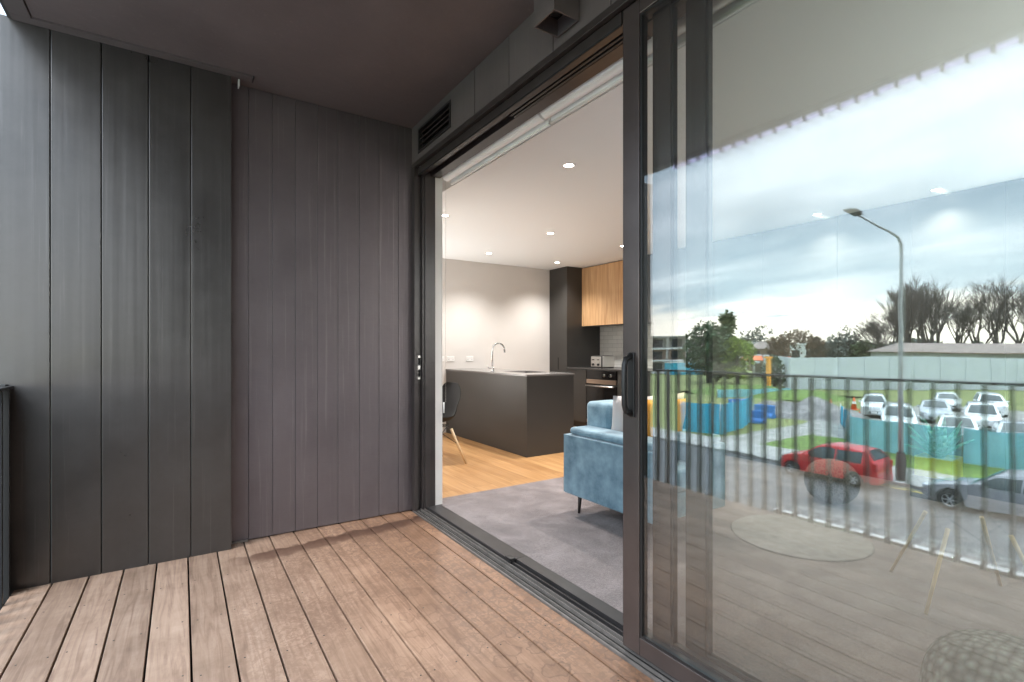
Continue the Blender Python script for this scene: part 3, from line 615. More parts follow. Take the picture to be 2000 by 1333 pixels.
# ------------------------------------------------------------------ kitchen
isl = empty('kitchen_bench', (3.15, 5.5, ZF)); tag(isl, 'charcoal kitchen peninsula with thin dark benchtop and sink', 'kitchen bench')
def ib(nm, m, x0, x1, y0, y1, z0, z1, bev=0.0015, par=None): return bx(nm, m, x0 - 3.15, x1 - 3.15, y0 - 5.5, y1 - 5.5, z0 - ZF, z1 - ZF, par or isl, bev)
ib('front_panel', M['kitchen'], 3.152, 3.17, 4.541, YB - .001, ZF - .004, 0.9095)
ib('end_panel', M['kitchen'], 3.152, 3.815, 4.522, 4.540, ZF - .004, 0.9095)
ib('carcass', M['kitchen'], 3.171, 3.80, 4.541, YB - .001, ZF + 0.1, 0.80, 0)
mb = MB()
for (x0, x1, y0, y1) in ((3.145, 3.40, 4.515, YB - .001), (3.76, 3.825, 4.515, YB - .001), (3.40, 3.76, 4.515, 4.88), (3.40, 3.76, 5.42, YB - .001)):
    mb.box(x0 - 3.15, x1 - 3.15, y0 - 5.5, y1 - 5.5, 0.910 - ZF, 0.930 - ZF)
bmesh.ops.remove_doubles(mb.bm, verts=mb.bm.verts, dist=0.0001)
mb.build('benchtop', M['pale_bench'], isl)
mb = MB(); mb.box(3.39 - 3.15, 3.77 - 3.15, 4.87 - 5.5, 5.43 - 5.5, 0.80 - ZF, 0.805 - ZF)
for (x0, x1, y0, y1) in ((3.39, 3.40, 4.87, 5.43), (3.76, 3.77, 4.87, 5.43), (3.40, 3.76, 4.87, 4.88), (3.40, 3.76, 5.42, 5.43)): mb.box(x0 - 3.15, x1 - 3.15, y0 - 5.5, y1 - 5.5, 0.805 - ZF, 0.909 - ZF)
mb.build('sink', M['black'], isl)
tap = empty('kitchen_tap', (3.30, 5.50, 0.930)); tag(tap, 'tall chrome gooseneck tap standing on the kitchen bench', 'tap')
pts = [(0, 0, 0.0), (0, 0, 0.27)] + [(0.09 - 0.09 * math.cos(t), 0, 0.27 + 0.085 * math.sin(t)) for t in [math.pi * i / 14 for i in range(1, 14)]] + [(0.188, 0, 0.235)]
MB().tube(pts, 0.0115, 14).build('spout', M['chrome'], tap)
MB().lathe([(0.024, 0), (0.024, 0.006), (0.020, 0.05), (0.013, 0.055), (0.0, 0.055)], (0, 0, 0), 24).build('base', M['chrome'], tap)
MB().tube([(0, 0, 0.03), (-0.045, 0.02, 0.05), (-0.06, 0.03, 0.075)], [0.012, 0.009, 0.006], 10).build('lever', M['chrome'], tap)
for i, (u, lb) in enumerate(((917, 'right-hand white power socket on the wall near the tap'), (880, 'middle white power socket on the wall left of the tap'), (860, 'leftmost white power socket on the wall, partly behind the door edge'))):
    k_ = (u - 1000) / F; X = YB * (S33 + k_ * C33) / (C33 - k_ * S33)
    if i == 0:
        e = empty('power_socket', (X, YB, 1.072)); s0 = e
        bx('plate', M['white_trim'], -0.058, 0.058, -0.010, -0.0005, -0.037, 0.037, e, 0.003)
        mb = MB(); mb.box(-0.042, -0.022, -0.014, -0.0105, 0.012, 0.026); mb.box(0.022, 0.042, -0.014, -0.0105, 0.012, 0.026); mb.build('switch', M['white_trim'], e, 0.001)
        mb = MB()
        for c_ in (-0.032, 0.032):
            for d_ in (-0.006, 0.006): mb.box(c_ + d_ - .0015, c_ + d_ + .0015, -0.0108, -0.0101, -0.014, -0.004)
        mb.build('outlet', M['gap'], e)
    else:
        e = copy_tree(s0); e.location.x = X
    tag(e, lb, 'power socket', 'power sockets on the kitchen wall')

tall = empty('tall_cabinet', (5.0, 6.3, ZF)); tag(tall, 'tall charcoal cabinet reaching the ceiling in the kitchen corner', 'cabinet')
bx('carcass', M['kitchen'], 0.02, 0.699, -0.21, 0.228, 0.0, 2.468, tall, 0.001)
mb = MB()
for (y0, y1, z0, z1) in ((-0.212, 0.09, 1.38 - .0, 2.466), (-0.212, 0.09, 0.08, 1.376)): pass
mb.box(0.0, 0.019, -0.212, 0.228, 0.08, 2.466); mb.build('door', M['kitchen'], tall, 0.001)
bx('recessed_pull', M['gap'], -0.0015, 0.001, -0.012, 0.012, 0.86, 1.05, tall)
# base cabinets along the back wall
bc_ = empty('base_cabinet', (5.0, 4.2, ZF)); tag(bc_, 'run of black base cabinets along the back wall', 'cabinet')
bx('carcass', M['kitchen'], 0.02, 0.699, -1.84, 1.886, 0.10, 0.880, bc_)
bx('kickboard', M['black'], 0.06, 0.69, -1.84, 1.886, 0.0, 0.099, bc_)
for (y0, y1) in ((1.445, 1.884), (0.202, 0.795), (-0.40, 0.198), (-1.0, -0.404), (-1.84, -1.004)):
    bx('cabinet_door', M['kitchen'], 0.0, 0.019, y0, y1, 0.10, 0.872, bc_, 0.001)
bx('benchtop', M['bench'], -0.012, 0.699, -1.85, 1.886, 0.881, 0.902, bc_, 0.001)
ov = empty('oven', (5.0, 5.32, ZF)); tag(ov, 'black glass built-in oven below the kitchen benchtop', 'oven')
bx('oven_door', M['oven_glass'], -0.014, 0.018, -0.297, 0.297, 0.165, 0.66, ov, 0.002)
bx('control_panel', M['oven_glass'], -0.012, 0.018, -0.297, 0.297, 0.75, 0.872, ov, 0.002)
bx('trim_strip', M['copper'], -0.016, 0.018, -0.297, 0.297, 0.685, 0.745, ov, 0.002)
mb = MB(); mb.tube([(-0.045, -0.28, 0.655), (-0.045, 0.28, 0.655)], 0.009, 12); mb.tube([(-0.045, -0.26, 0.655), (-0.012, -0.26, 0.655)], 0.006, 8); mb.tube([(-0.045, 0.26, 0.655), (-0.012, 0.26, 0.655)], 0.006, 8)
mb.build('handle', M['steel'], ov)
for y in (-0.20, -0.07):
    MB().lathe([(0.021, -0.034), (0.022, -0.0125)], (0, y, 0.81), 20, 'X').lathe([(0, -0.034), (0.021, -0.034)], (0, y, 0.81), 20, 'X').build('knob', M['steel'], ov)
bx('vent_strip', M['copper'], -0.013, 0.018, -0.297, 0.297, 0.115, 0.160, ov)
# wall units in oak
wc_ = empty('wall_cabinet', (5.30, 4.9, 1.575)); tag(wc_, 'oak fronted wall cabinets hung above the kitchen splashback', 'cabinet')
M['oak_v'] = plank_material('oak_front', 3.0, 9.0, ((0.46, 0.255, 0.115), (0.64, 0.40, 0.205)), scale=(1, 1, 1), rough=0.5)
def oak_vertical():
    m = bpy.data.materials.new('oak_front_grain'); m.use_nodes = True; nt = m.node_tree; b = nt.nodes['Principled BSDF']; l = nt.links.new
    t = N(nt, 'ShaderNodeTexCoord'); mg = N(nt, 'ShaderNodeMapping'); mg.inputs['Scale'].default_value = (22, 22, 1.3); l(t.outputs['Object'], mg.inputs[0])
    n1 = N(nt, 'ShaderNodeTexNoise', i_Scale=1.0, i_Detail=6.0, i_Distortion=1.6); l(mg.outputs[0], n1.inputs['Vector'])
    r1 = ramp(nt, [(0.28, (0.40, 0.21, 0.09)), (0.5, (0.55, 0.33, 0.165)), (0.72, (0.64, 0.41, 0.22))]); l(n1.outputs[0], r1.inputs[0]); l(r1.outputs[0], b.inputs['Base Color']); b.inputs['Roughness'].default_value = 0.5
    return m
M['oak_v'] = oak_vertical()
ys = [1.183, 0.60, 0.0, -0.6, -1.2, -1.8, -2.535]
for i in range(6): bx('cabinet_door', M['oak_v'] if i < 2 else M['kitchen'], 0.0, 0.019, ys[i + 1] + 0.0015, ys[i] - 0.0015, 0.0, 0.911, wc_, 0.001)
bx('carcass', M['kitchen'], 0.02, 0.399, -2.535, 1.186, 0.006, 0.918, wc_)
sw_ = empty('dark_backdrop_joinery', (5.30, -0.32, ZF)); tag(sw_, 'added charcoal storage wall, a dark backdrop for the glass reflections, beyond the end of the kitchen run', 'cabinet')  # invented dark joinery that makes the reflections in the glass stronger
bx('carcass', M['kitchen'], 0.02, 0.399, -2.67, 2.683, 0.0, 2.468, sw_)
for i in range(9): bx('cabinet_door', M['kitchen'], 0.0, 0.019, -2.67 + 0.5948 * i + 0.0015, -2.67 + 0.5948 * (i + 1) - 0.0015, 0.06, 2.464, sw_, 0.001)
sp_ = bx('splashback', M['tiles'], 5.688, 5.699, 4.72, 6.085, 0.934, 1.58); tag(sp_, 'white brick-pattern tile splashback behind the toaster', 'splashback')
# toaster
to = empty('toaster', (5.33, 5.62, 0.932)); tag(to, 'black and silver four-slice toaster on the rear benchtop', 'toaster')
mb = MB(); mb.prism([(-0.10, 0.012), (0.13, 0.012), (0.145, 0.03), (0.15, 0.12), (0.135, 0.165), (0.10, 0.185), (-0.07, 0.185), (-0.10, 0.175)], 'X', -0.13, 0.13)
mb.build('body', M['black'], to, 0.008, 3).rotation_euler = (0, 0, R(90) * 0)
bx('end_plate', M['steel'], -0.120, 0.120, 0.150 * 0 - 0.112, -0.101, 0.012, 0.178, to, 0.004)
fp = bx('front_plate', M['steel'], -0.138, -0.1305, -0.085, 0.13, 0.018, 0.170, to, 0.003)
for y in (-0.035, 0.075):
    MB().lathe([(0, -0.158), (0.017, -0.158), (0.018, -0.1385)], (0, y, 0.05), 16, 'X').build('dial', M['black'], to)
    bx('lever', M['black'], -0.160, -0.1385, y - 0.016, y + 0.016, 0.115, 0.128, to, 0.002)
bx('foot', M['black'], -0.12, 0.12, -0.09, 0.12, 0.0, 0.0115, to)

# ------------------------------------------------------------------ living room
sf = empty('sofa', (2.29, 2.41, ZF)); tag(sf, 'blue velvet armchair-sized sofa on thin dark legs standing on the carpet', 'sofa')
def sb(nm, x0, x1, y0, y1, z0, z1, bev=0.02, m='sofa'):
    return bx(nm, M[m], x0 - 2.29, x1 - 2.29, y0 - 2.41, y1 - 2.41, z0 - ZF, z1 - ZF, sf, bev)
def soft(nm, x0, x1, y0, y1, z0, z1, puff=0.012, bev=0.03):
    o = sb(nm, x0, x1, y0, y1, z0, z1, bev); o.modifiers['bevel'].segments = 4
    for p in o.data.polygons: p.use_smooth = True
    o.data.set_sharp_from_angle(angle=R(80))
    return o
soft('arm', 2.29, 2.46, 1.985, 2.83, 0.182, 0.600, bev=0.014)
mb = MB(); y0_, y1_ = 1.985 - 2.41 + 0.008, 2.83 - 2.41 - 0.008
mb.tube([(0.004, y0_, 0.16), (0.004, y0_, 0.566), (0.004, y1_, 0.566), (0.004, y1_, 0.16)], 0.0045, 8); mb.build('piping', M['sofa'], sf)
soft('arm_pad', 2.312, 2.50, 2.0, 2.79, 0.601, 0.652, bev=0.022)
soft('arm', 2.79, 2.96, 1.985, 2.83, 0.182, 0.600, bev=0.014)
soft('arm_pad', 2.75, 2.94, 2.0, 2.79, 0.601, 0.652, bev=0.022)
soft('base', 2.461, 2.789, 2.0, 2.62, 0.182, 0.34, bev=0.012)
soft('seat_cushion', 2.465, 2.785, 1.985, 2.56, 0.341, 0.47)
soft('backrest', 2.461, 2.789, 2.621, 2.83, 0.182, 0.62, bev=0.02)
soft('back_cushion', 2.49, 2.765, 2.57, 2.82, 0.621, 0.825, bev=0.035)
for (x, y) in ((2.40, 2.77), (2.40, 2.06), (2.87, 2.77), (2.87, 2.06)):
    MB().tube([(x - 2.29, y - 2.41, 0.153), (x - 2.29 + (0.012 if x < 3 else -0.012) * -1, y - 2.41, 0.0)], [0.017, 0.009], 12).build('leg', M['leg'], sf)
def cushion(x, y, z, w, hgt, rz, ry, m, label):
    mb = MB(); n = 12
    def pt(i, j, sgn):
        u_, v_ = i / n * 2 - 1, j / n * 2 - 1
        e = (1 - abs(u_) ** 2.6) * (1 - abs(v_) ** 2.6); d = 0.075 * max(e, 0) ** 0.55
        pin = 1 - 0.07 * (1 - abs(u_ * v_)) * (abs(u_) ** 6 + abs(v_) ** 6)
        return (sgn * d, u_ * w / 2 * pin, v_ * hgt / 2 * pin)
    for sgn in (-1, 1):
        for i in range(n):
            for j in range(n):
                q = [pt(i, j, sgn), pt(i + 1, j, sgn), pt(i + 1, j + 1, sgn), pt(i, j + 1, sgn)]
                mb.face(q if sgn > 0 else q[::-1], True)
    bmesh.ops.remove_doubles(mb.bm, verts=mb.bm.verts, dist=0.0005)
    o = mb.build('cushion', M[m], None); o.location = (x, y, z); o.rotation_euler = (0, ry, rz); tag(o, label, 'cushion', 'scatter cushions on the sofa')
    return o
cushion(2.66, 2.475, 0.685, 0.40, 0.42, R(70), R(-14), 'cushion_pink', 'pale blush cushion at the far end of the blue sofa')
cushion(2.70, 2.335, 0.68, 0.40, 0.42, R(62), R(-20), 'cushion_orange', 'mustard orange cushion in front of the pale one on the sofa')
cushion(2.95, 2.49, 0.68, 0.40, 0.42, R(96), R(-14), 'cushion_cream', 'cream cushion at the near end of the blue sofa')

M['acrylic'] = glass('clear_acrylic', 0.01, (0.97, 0.975, 0.975), 0, 0.15)
def shell_chair(loc, rz, label, shell='shell'):
    e = empty('dining_chair', loc, rz); tag(e, label, 'chair', 'shell chairs with wooden legs')
    mb = MB(); n, mseg = 16, 14      # shell swept from seat front to back top, front is -Y
    prof = [(-0.215, 0.425), (-0.20, 0.445), (-0.14, 0.437), (-0.06, 0.425), (0.02, 0.420), (0.09, 0.430), (0.145, 0.465), (0.175, 0.52), (0.192, 0.59), (0.207, 0.67), (0.222, 0.75), (0.230, 0.80), (0.236, 0.825)]
    wid = [0.16, 0.205, 0.225, 0.232, 0.235, 0.238, 0.24, 0.238, 0.232, 0.222, 0.20, 0.165, 0.11]
    rows = []
    for i, (y, z) in enumerate(prof):
        a, c_ = prof[max(i - 1, 0)], prof[min(i + 1, len(prof) - 1)]
        t_ = Vector((0, c_[0] - a[0], c_[1] - a[1])).normalized(); nrm = Vector((0, -t_.z, t_.y))
        row = []
        for k in range(n + 1):
            s_ = k / n * 2 - 1
            lift = (0.075 if 1 < i < 9 else 0.035) * abs(s_) ** 2.6
            row.append(mb.bm.verts.new(Vector((s_ * wid[i], y, z)) + nrm * lift))
        rows.append(row)
    for i in range(len(rows) - 1):
        for k in range(n):
            f = mb.bm.faces.new((rows[i][k], rows[i][k + 1], rows[i + 1][k + 1], rows[i + 1][k])); f.smooth = True
    o = mb.build('shell', M[shell], e); so = o.modifiers.new('solid', 'SOLIDIFY'); so.thickness = 0.006
    sb2 = o.modifiers.new('sub', 'SUBSURF'); sb2.levels = 1; sb2.render_levels = 1
    for sx in (-1, 1):
        for sy in (-1, 1):
            MB().tube([(sx * 0.13, sy * 0.11, 0.36), (sx * 0.235, sy * 0.225, 0.0)], ([0.016, 0.0095] if shell == 'shell' else [0.009, 0.007]), 12).build('leg', M['wood_leg'], e)
    mb = MB()
    for sx in (-1, 1):
        mb.tube([(sx * 0.145, -0.13, 0.33), (-sx * 0.10, -0.09, 0.405)], 0.004, 6); mb.tube([(sx * 0.145, 0.13, 0.33), (-sx * 0.10, 0.09, 0.405)], 0.004, 6)
        mb.tube([(sx * 0.18, -0.165, 0.2), (sx * 0.10, 0.10, 0.40)], 0.004, 6); mb.tube([(sx * 0.18, 0.165, 0.2), (sx * 0.10, -0.10, 0.40)], 0.004, 6)
        mb.tube([(sx * 0.10, -0.10, 0.408), (sx * 0.10, 0.10, 0.408)], 0.005, 6)
    mb.build('strut', M['black'] if shell == 'shell' else M['acrylic'], e)
    return e
shell_chair((2.21, 4.83, ZF - .004), R(-85), 'black shell chair on the oak floor beside the kitchen bench')
shell_chair((3.08, 0.82, ZF), R(35), 'clear acrylic shell chair with pale wooden legs behind the glass door', 'acrylic')

rg = MB().lathe([(0, 0.0005), (0.385, 0.0005), (0.39, 0.006), (0.38, 0.013), (0, 0.013)], (0, 0, 0), 72).build('rug', mat('cream_rug', (0.22, 0.21, 0.205), 0.95, noise_amt=0.2, noise_scale=16, bump=0.6, bump_scale=120)); rg.location = (3.24, 1.67, ZF)
tag(rg, 'round pale rug on the carpet seen through the glass', 'rug')
# spotted round pouf
def spotted():
    m = bpy.data.materials.new('spotted_weave'); m.use_nodes = True; nt = m.node_tree; b = nt.nodes['Principled BSDF']; l = nt.links.new
    t = N(nt, 'ShaderNodeTexCoord'); v = N(nt, 'ShaderNodeTexVoronoi', i_Scale=85.0); l(t.outputs['Object'], v.inputs['Vector'])
    r1 = ramp(nt, [(0.36, (0.05, 0.045, 0.04)), (0.52, (0.12, 0.11, 0.095))]); l(v.outputs['Distance'], r1.inputs[0]); l(r1.outputs[0], b.inputs['Base Color']); b.inputs['Roughness'].default_value = 0.8
    return m
prof = [(0, 0.0)] + [(0.185 * math.sin(t) ** 0.8, 0.165 - 0.165 * math.cos(t)) for t in [math.pi * i / 12 for i in range(1, 12)]] + [(0, 0.33)]
o = MB().lathe(prof, (0, 0, 0), 40).build('pouf', spotted()); o.location = (4.17, 1.90, ZF); tag(o, 'round pouf with a fine dotted weave on the carpet past the sofa', 'pouf')
def knit():
    m = bpy.data.materials.new('knitted_cord'); m.use_nodes = True; nt = m.node_tree; b = nt.nodes['Principled BSDF']; l = nt.links.new
    t = N(nt, 'ShaderNodeTexCoord'); mg = N(nt, 'ShaderNodeMapping'); mg.inputs['Scale'].default_value = (1, 1, 0.8); l(t.outputs['Object'], mg.inputs[0])
    v = N(nt, 'ShaderNodeTexVoronoi', i_Scale=42.0); v.inputs['Randomness'].default_value = 0.55; l(mg.outputs[0], v.inputs['Vector'])
    r1 = ramp(nt, [(0.1, (0.30, 0.30, 0.27)), (0.75, (0.07, 0.07, 0.06))]); l(v.outputs['Distance'], r1.inputs[0]); l(r1.outputs[0], b.inputs['Base Color']); b.inputs['Roughness'].default_value = 0.9
    bp = N(nt, 'ShaderNodeBump', i_Strength=0.9, i_Distance=0.012, invert=True); l(v.outputs['Distance'], bp.inputs['Height']); l(bp.outputs[0], b.inputs['Normal'])
    return m
prof = [(0, 0.0), (0.12, 0.0), (0.175, 0.03), (0.20, 0.10), (0.205, 0.19), (0.19, 0.28), (0.15, 0.34), (0.08, 0.368), (0.02, 0.372), (0, 0.37)]
o = MB().lathe(prof, (0, 0, 0), 48).build('pouf', knit(), sub=1); o.location = (1.885, 0.40, ZF); tag(o, 'grey knitted pouf just inside the glass door panels', 'pouf')
# potted agave on a low black plinth
pl = bx('plinth', M['black'], 4.88, 5.16, 1.36, 1.64, ZF, 0.20, None, 0.004); tag(pl, 'low black plinth under the potted agave', 'plinth')
pp = empty('potted_agave', (5.02, 1.50, 0.2005)); tag(pp, 'green agave in a square yellow-green pot on the black plinth', 'plant')
mb = MB(); mb.prism([(-0.11, 0), (0.11, 0), (0.13, 0.16), (0.12, 0.16), (0.105, 0.012), (-0.105, 0.012), (-0.12, 0.16), (-0.13, 0.16)], 'Y', -0.11, 0.11)
mb.box(-0.118, 0.118, -0.118, -0.106, 0.003, 0.158); mb.box(-0.118, 0.118, 0.106, 0.118, 0.003, 0.158); mb.box(-0.104, 0.104, -0.104, 0.104, 0.10, 0.14)
mb.build('pot', M['pot'], pp)
mb = MB(); random.seed(3)
for i in range(15):
    a = i * 2.4; tilt = 0.25 + 0.05 * i; ln = 0.36 - 0.008 * i
    prev = None
    for q in range(7):
        t_ = q / 6; r_ = 0.02 + ln * math.sin(tilt) * t_ ** 1.15; z_ = 0.14 + ln * math.cos(tilt) * t_ - 0.06 * t_ * t_ * tilt
        w_ = 0.034 * math.sin(math.pi * min(t_ * 0.82 + 0.18, 1)) ** 0.8 + 0.001
        ca, sa = math.cos(a), math.sin(a)
        cur = [(ca * r_ - sa * w_, sa * r_ + ca * w_, z_ + 0.012), (ca * r_, sa * r_, z_), (ca * r_ + sa * w_, sa * r_ - ca * w_, z_ + 0.012)]
        if prev:
            for k in (0, 1): mb.face([prev[k], prev[k + 1], cur[k + 1], cur[k]], True)
        prev = cur
o = mb.build('leaves', M['leaf'], pp, normals=False); o.modifiers.new('s', 'SOLIDIFY').thickness = 0.006

# ------------------------------------------------------------------ the street the glass mirrors
ZG = -4.2
M['grass'] = mat('grass', (0.13, 0.155, 0.045), 0.95, col2=(0.20, 0.215, 0.075), noise_scale=0.35)
M['grass2'] = mat('verge_grass', (0.11, 0.17, 0.035), 0.95, noise_amt=0.3, noise_scale=2.0)
M['gravel'] = mat('gravel', (0.27, 0.26, 0.24), 0.95, noise_amt=0.35, noise_scale=1.2)
M['asphalt'] = mat('asphalt', (0.060, 0.060, 0.063), 0.75, noise_amt=0.25, noise_scale=0.9, bump=0.1, bump_scale=60)
M['concrete'] = mat('footpath_concrete', (0.30, 0.29, 0.275), 0.9, noise_amt=0.15, noise_scale=1.2)
M['yellow'] = mat('yellow_line', (0.55, 0.42, 0.06), 0.7)
def rsheet(name, m, xv0, xv1, y0, y1, z0, z1):
    a, b_ = 2 * XG - xv1, 2 * XG - xv0
    return tag(bx(name, m, a, b_, y0, y1, z0, z1), kind='structure')
g = MB().face([(-900, -900, ZG - 0.02), (900, -900, ZG - 0.02), (900, 900, ZG - 0.02), (-900, 900, ZG - 0.02)]); tag(g.build('ground', M['grass']), kind='structure')
rsheet('road', M['asphalt'], 8.0, 24.0, -120, 300, ZG - 0.015, ZG)
rsheet('kerb', M['concrete'], 24.0, 24.18, -120, 300, ZG - 0.01, ZG + 0.13)
rsheet('footpath', M['concrete'], 24.182, 27.1, -120, 300, ZG - 0.01, ZG + 0.122)
rsheet('kerb', M['concrete'], 7.8, 8.0, -120, 300, ZG - 0.01, ZG + 0.13)
rsheet('footpath', M['concrete'], 2.6, 7.798, -120, 300, ZG - 0.01, ZG + 0.122)
rsheet('verge', M['grass2'], 27.102, 33.0, -120, 16.2, ZG - 0.01, ZG + 0.10)
rsheet('road_marking', M['yellow'], 23.35, 23.47, 7.0, 9.1, ZG + 0.001, ZG + 0.005)
rsheet('car_park', M['gravel'], 31.0, 62.0, -60, 19.2, ZG - 0.012, ZG + 0.004)
# stony yard beside the car park, with its rutted edge
mb = MB(); poly = []
for (u, v) in ((1340, 858), (1480, 846), (1570, 828), (1640, 800), (1660, 880), (1600, 896), (1480, 868)):
    p = at(u, v, ZG + 0.03); poly.append((p.x, p.y))
mb.prism(poly, 'Z', ZG - 0.005, ZG + 0.03); tag(mb.build('gravel_yard', M['gravel']), kind='structure')
random.seed(11)
def mound(u, v, rx, ry, hh, mname, label, cat, rz=0):
    p = at(u, v, ZG); mb = MB(); n = 22
    V = {}
    for i in range(n + 1):
        for j in range(n + 1):
            a, c_ = i / n * 2 - 1, j / n * 2 - 1; r_ = math.hypot(a, c_)
            hz = max(0, 1 - r_ * r_) ** 0.8 * hh * (0.75 + 0.6 * noise.noise(Vector((a * 2.2 + u, c_ * 2.2, 0)))) - 0.02
            V[i, j] = mb.bm.verts.new((a * rx, c_ * ry, hz))
    for i in range(n):
        for j in range(n): mb.bm.faces.new((V[i, j], V[i + 1, j], V[i + 1, j + 1], V[i, j + 1])).smooth = True
    o = mb.build('soil_mound', M[mname]); o.location = p; o.rotation_euler.z = rz; tag(o, label, cat); return o
M['soil'] = mat('grey_spoil', (0.22, 0.205, 0.20), 0.95, noise_amt=0.4, noise_scale=1.4, bump=0.5, bump_scale=6, bdist=0.2)
mound(1568, 812, 3.2, 5.0, 1.5, 'soil', 'grey heap of spoil in the yard beyond the blue mesh', 'soil heap')
mound(1490, 770, 6.0, 9.0, 1.2, 'grass2', 'low grassy hump behind the blue mesh enclosure', 'grass mound')

# blue mesh fences
def mesh_mat(name, c1, c2):
    return mat(name, c1, 0.75, col2=c2, noise_scale=0.8, bump=0.25, bump_scale=9, bdist=0.05)
M['mesh'] = mesh_mat('turquoise_mesh', (0.30, 0.58, 0.64), (0.20, 0.48, 0.56))
M['mesh_blue'] = mesh_mat('blue_mesh', (0.03, 0.32, 0.50), (0.05, 0.42, 0.58))
M['galv'] = mat('galvanised_steel', (0.42, 0.43, 0.43), 0.4, metal=0.7, noise_amt=0.1)
def mesh_fence(pts, h, m, label, step=2.4):
    e = empty('mesh_fence', pts[0]); tag(e, label, 'fence'); o0 = Vector(pts[0])
    mb = MB(); prev = None; d = 0; posts = []
    for i in range(len(pts) - 1):
        A, B = Vector(pts[i]), Vector(pts[i + 1]); ln = (B - A).length; nseg = max(2, int(ln / 0.3)); nr = Vector((-(B - A).y, (B - A).x, 0)).normalized()
        for q in range(nseg + (1 if i == len(pts) - 2 else 0)):
            t_ = q / nseg; P_ = A + (B - A) * t_ - o0; s_ = d + ln * t_
            sag = 0.06 * abs(math.sin(math.pi * s_ / step)); wob = 0.018 * math.sin(s_ * 2.1) + 0.012 * math.sin(s_ * 5.3)
            cur = [P_ + Vector((0, 0, 0.04)), P_ + nr * wob + Vector((0, 0, h * 0.5)), P_ + nr * wob * 0.3 + Vector((0, 0, h - sag))]
            if prev:
                for k in (0, 1): mb.face([prev[k], cur[k], cur[k + 1], prev[k + 1]])
            prev = cur
        q = 0
        while q < ln: posts.append(A + (B - A) * (q / ln) - o0); q += step
        d += ln
    posts.append(Vector(pts[-1]) - o0)
    o = mb.build('mesh', m, e, normals=False); o.modifiers.new('s', 'SOLIDIFY').thickness = 0.012
    for p in posts[:60]:
        MB().tube([p + Vector((0.06, 0, 0)), p + Vector((0.06, 0, h + 0.10))], 0.03, 6).build('post', M['galv'], e)
    return e
mesh_fence([real(30.4, 13.0, ZG + .1), real(30.4, -14.0, ZG + .1)], 1.72, M['mesh'], 'long turquoise mesh fence between the verge and the car park')
mesh_fence([real(30.4, 13.1, ZG + .1), real(33.6, 14.2, ZG + .05), real(40.0, 17.6, ZG + .0)], 1.45, M['mesh_blue'], 'short blue mesh return at the left end of the turquoise fence')
pA, pB, pC, pD = at(1330, 842, ZG), at(1407, 850, ZG), at(1450, 838, ZG), at(1470, 822, ZG)
mesh_fence([pA, pB, pC, pD], 1.95, M['mesh_blue'], 'bright blue mesh enclosure on the grass at the corner of the field', 2.0)
pE, pF = at(1400, 778, ZG), at(1545, 775, ZG)
mesh_fence([pE, pF], 1.0, M['mesh'], 'faded blue mesh line across the field behind the enclosure', 3.0)
# blue site bins
def barrier(u, v, rz, label, first=[None]):
    if not first[0]:
        e = empty('water_barrier', at(u, v, ZG), rz)
        mb = MB(); mb.prism([(-0.3, 0), (0.3, 0), (0.26, 0.2), (0.12, 0.35), (0.10, 0.95), (-0.10, 0.95), (-0.12, 0.35), (-0.26, 0.2)], 'X', -0.9, 0.9)
        mb.build('body', mat('blue_plastic', (0.03, 0.20, 0.55), 0.4), e, 0.03)
        MB().lathe([(0, .95), (0.09, .95), (0.09, 1.0), (0, 1.0)], (0, 0, 0), 14).build('filler_cap', M['white_trim'], e); first[0] = e
    else: e = copy_tree(first[0]); e.location = at(u, v, ZG); e.rotation_euler.z = rz
    tag(e, label, 'barrier', 'blue barriers in the yard'); return e
barrier(1470, 826, R(60), 'blue plastic barrier next to the mesh enclosure')
barrier(1493, 815, R(100), 'blue plastic barrier further right, in front of the spoil heap')
barrier(1440, 800, R(20), 'blue plastic barrier standing behind the mesh enclosure')

# long pale factory wall and its neighbours
M['pale_wall'] = mat('pale_cladding', (0.56, 0.59, 0.62), 0.8, noise_amt=0.04, noise_scale=0.4)
wh = empty('factory_wall', atd(1800, 70, ZG)); tag(wh, 'long low pale grey boundary wall behind the car park', 'wall')
o0 = wh.location.copy()
def wall_seg(name, pa, pb, h, th, m, par, o0):
    A, B = Vector(pa), Vector(pb); d_ = (B - A).normalized(); n_ = Vector((-d_.y, d_.x, 0)) * th / 2; mb = MB()
    q = [A - n_, B - n_, B + n_, A + n_]; v0 = [mb.bm.verts.new(p - o0) for p in q]; v1 = [mb.bm.verts.new(p - o0 + Vector((0, 0, h))) for p in q]
    mb.bm.faces.new(v0[::-1]); mb.bm.faces.new(v1)
    for i in range(4): mb.bm.faces.new((v0[i], v0[(i + 1) % 4], v1[(i + 1) % 4], v1[i]))
    return mb.build(name, m, par)
WA, WB, WC = atd(1545, 70, ZG), atd(2350, 66, ZG), atd(1475, 118, ZG)
wall_seg('panel', WA, WB, 4.32, 0.3, M['pale_wall'], wh, o0); wall_seg('panel', WC, WA, 4.30, 0.3, M['pale_wall'], wh, o0)
for i in range(17):
    p = WA + (WB - WA) * (i / 16.0); d_ = (WB - WA).normalized(); 
    wall_seg('pier', p - d_ * 0.16, p + d_ * 0.16, 4.25, 0.46, M['pale_wall'], wh, o0)

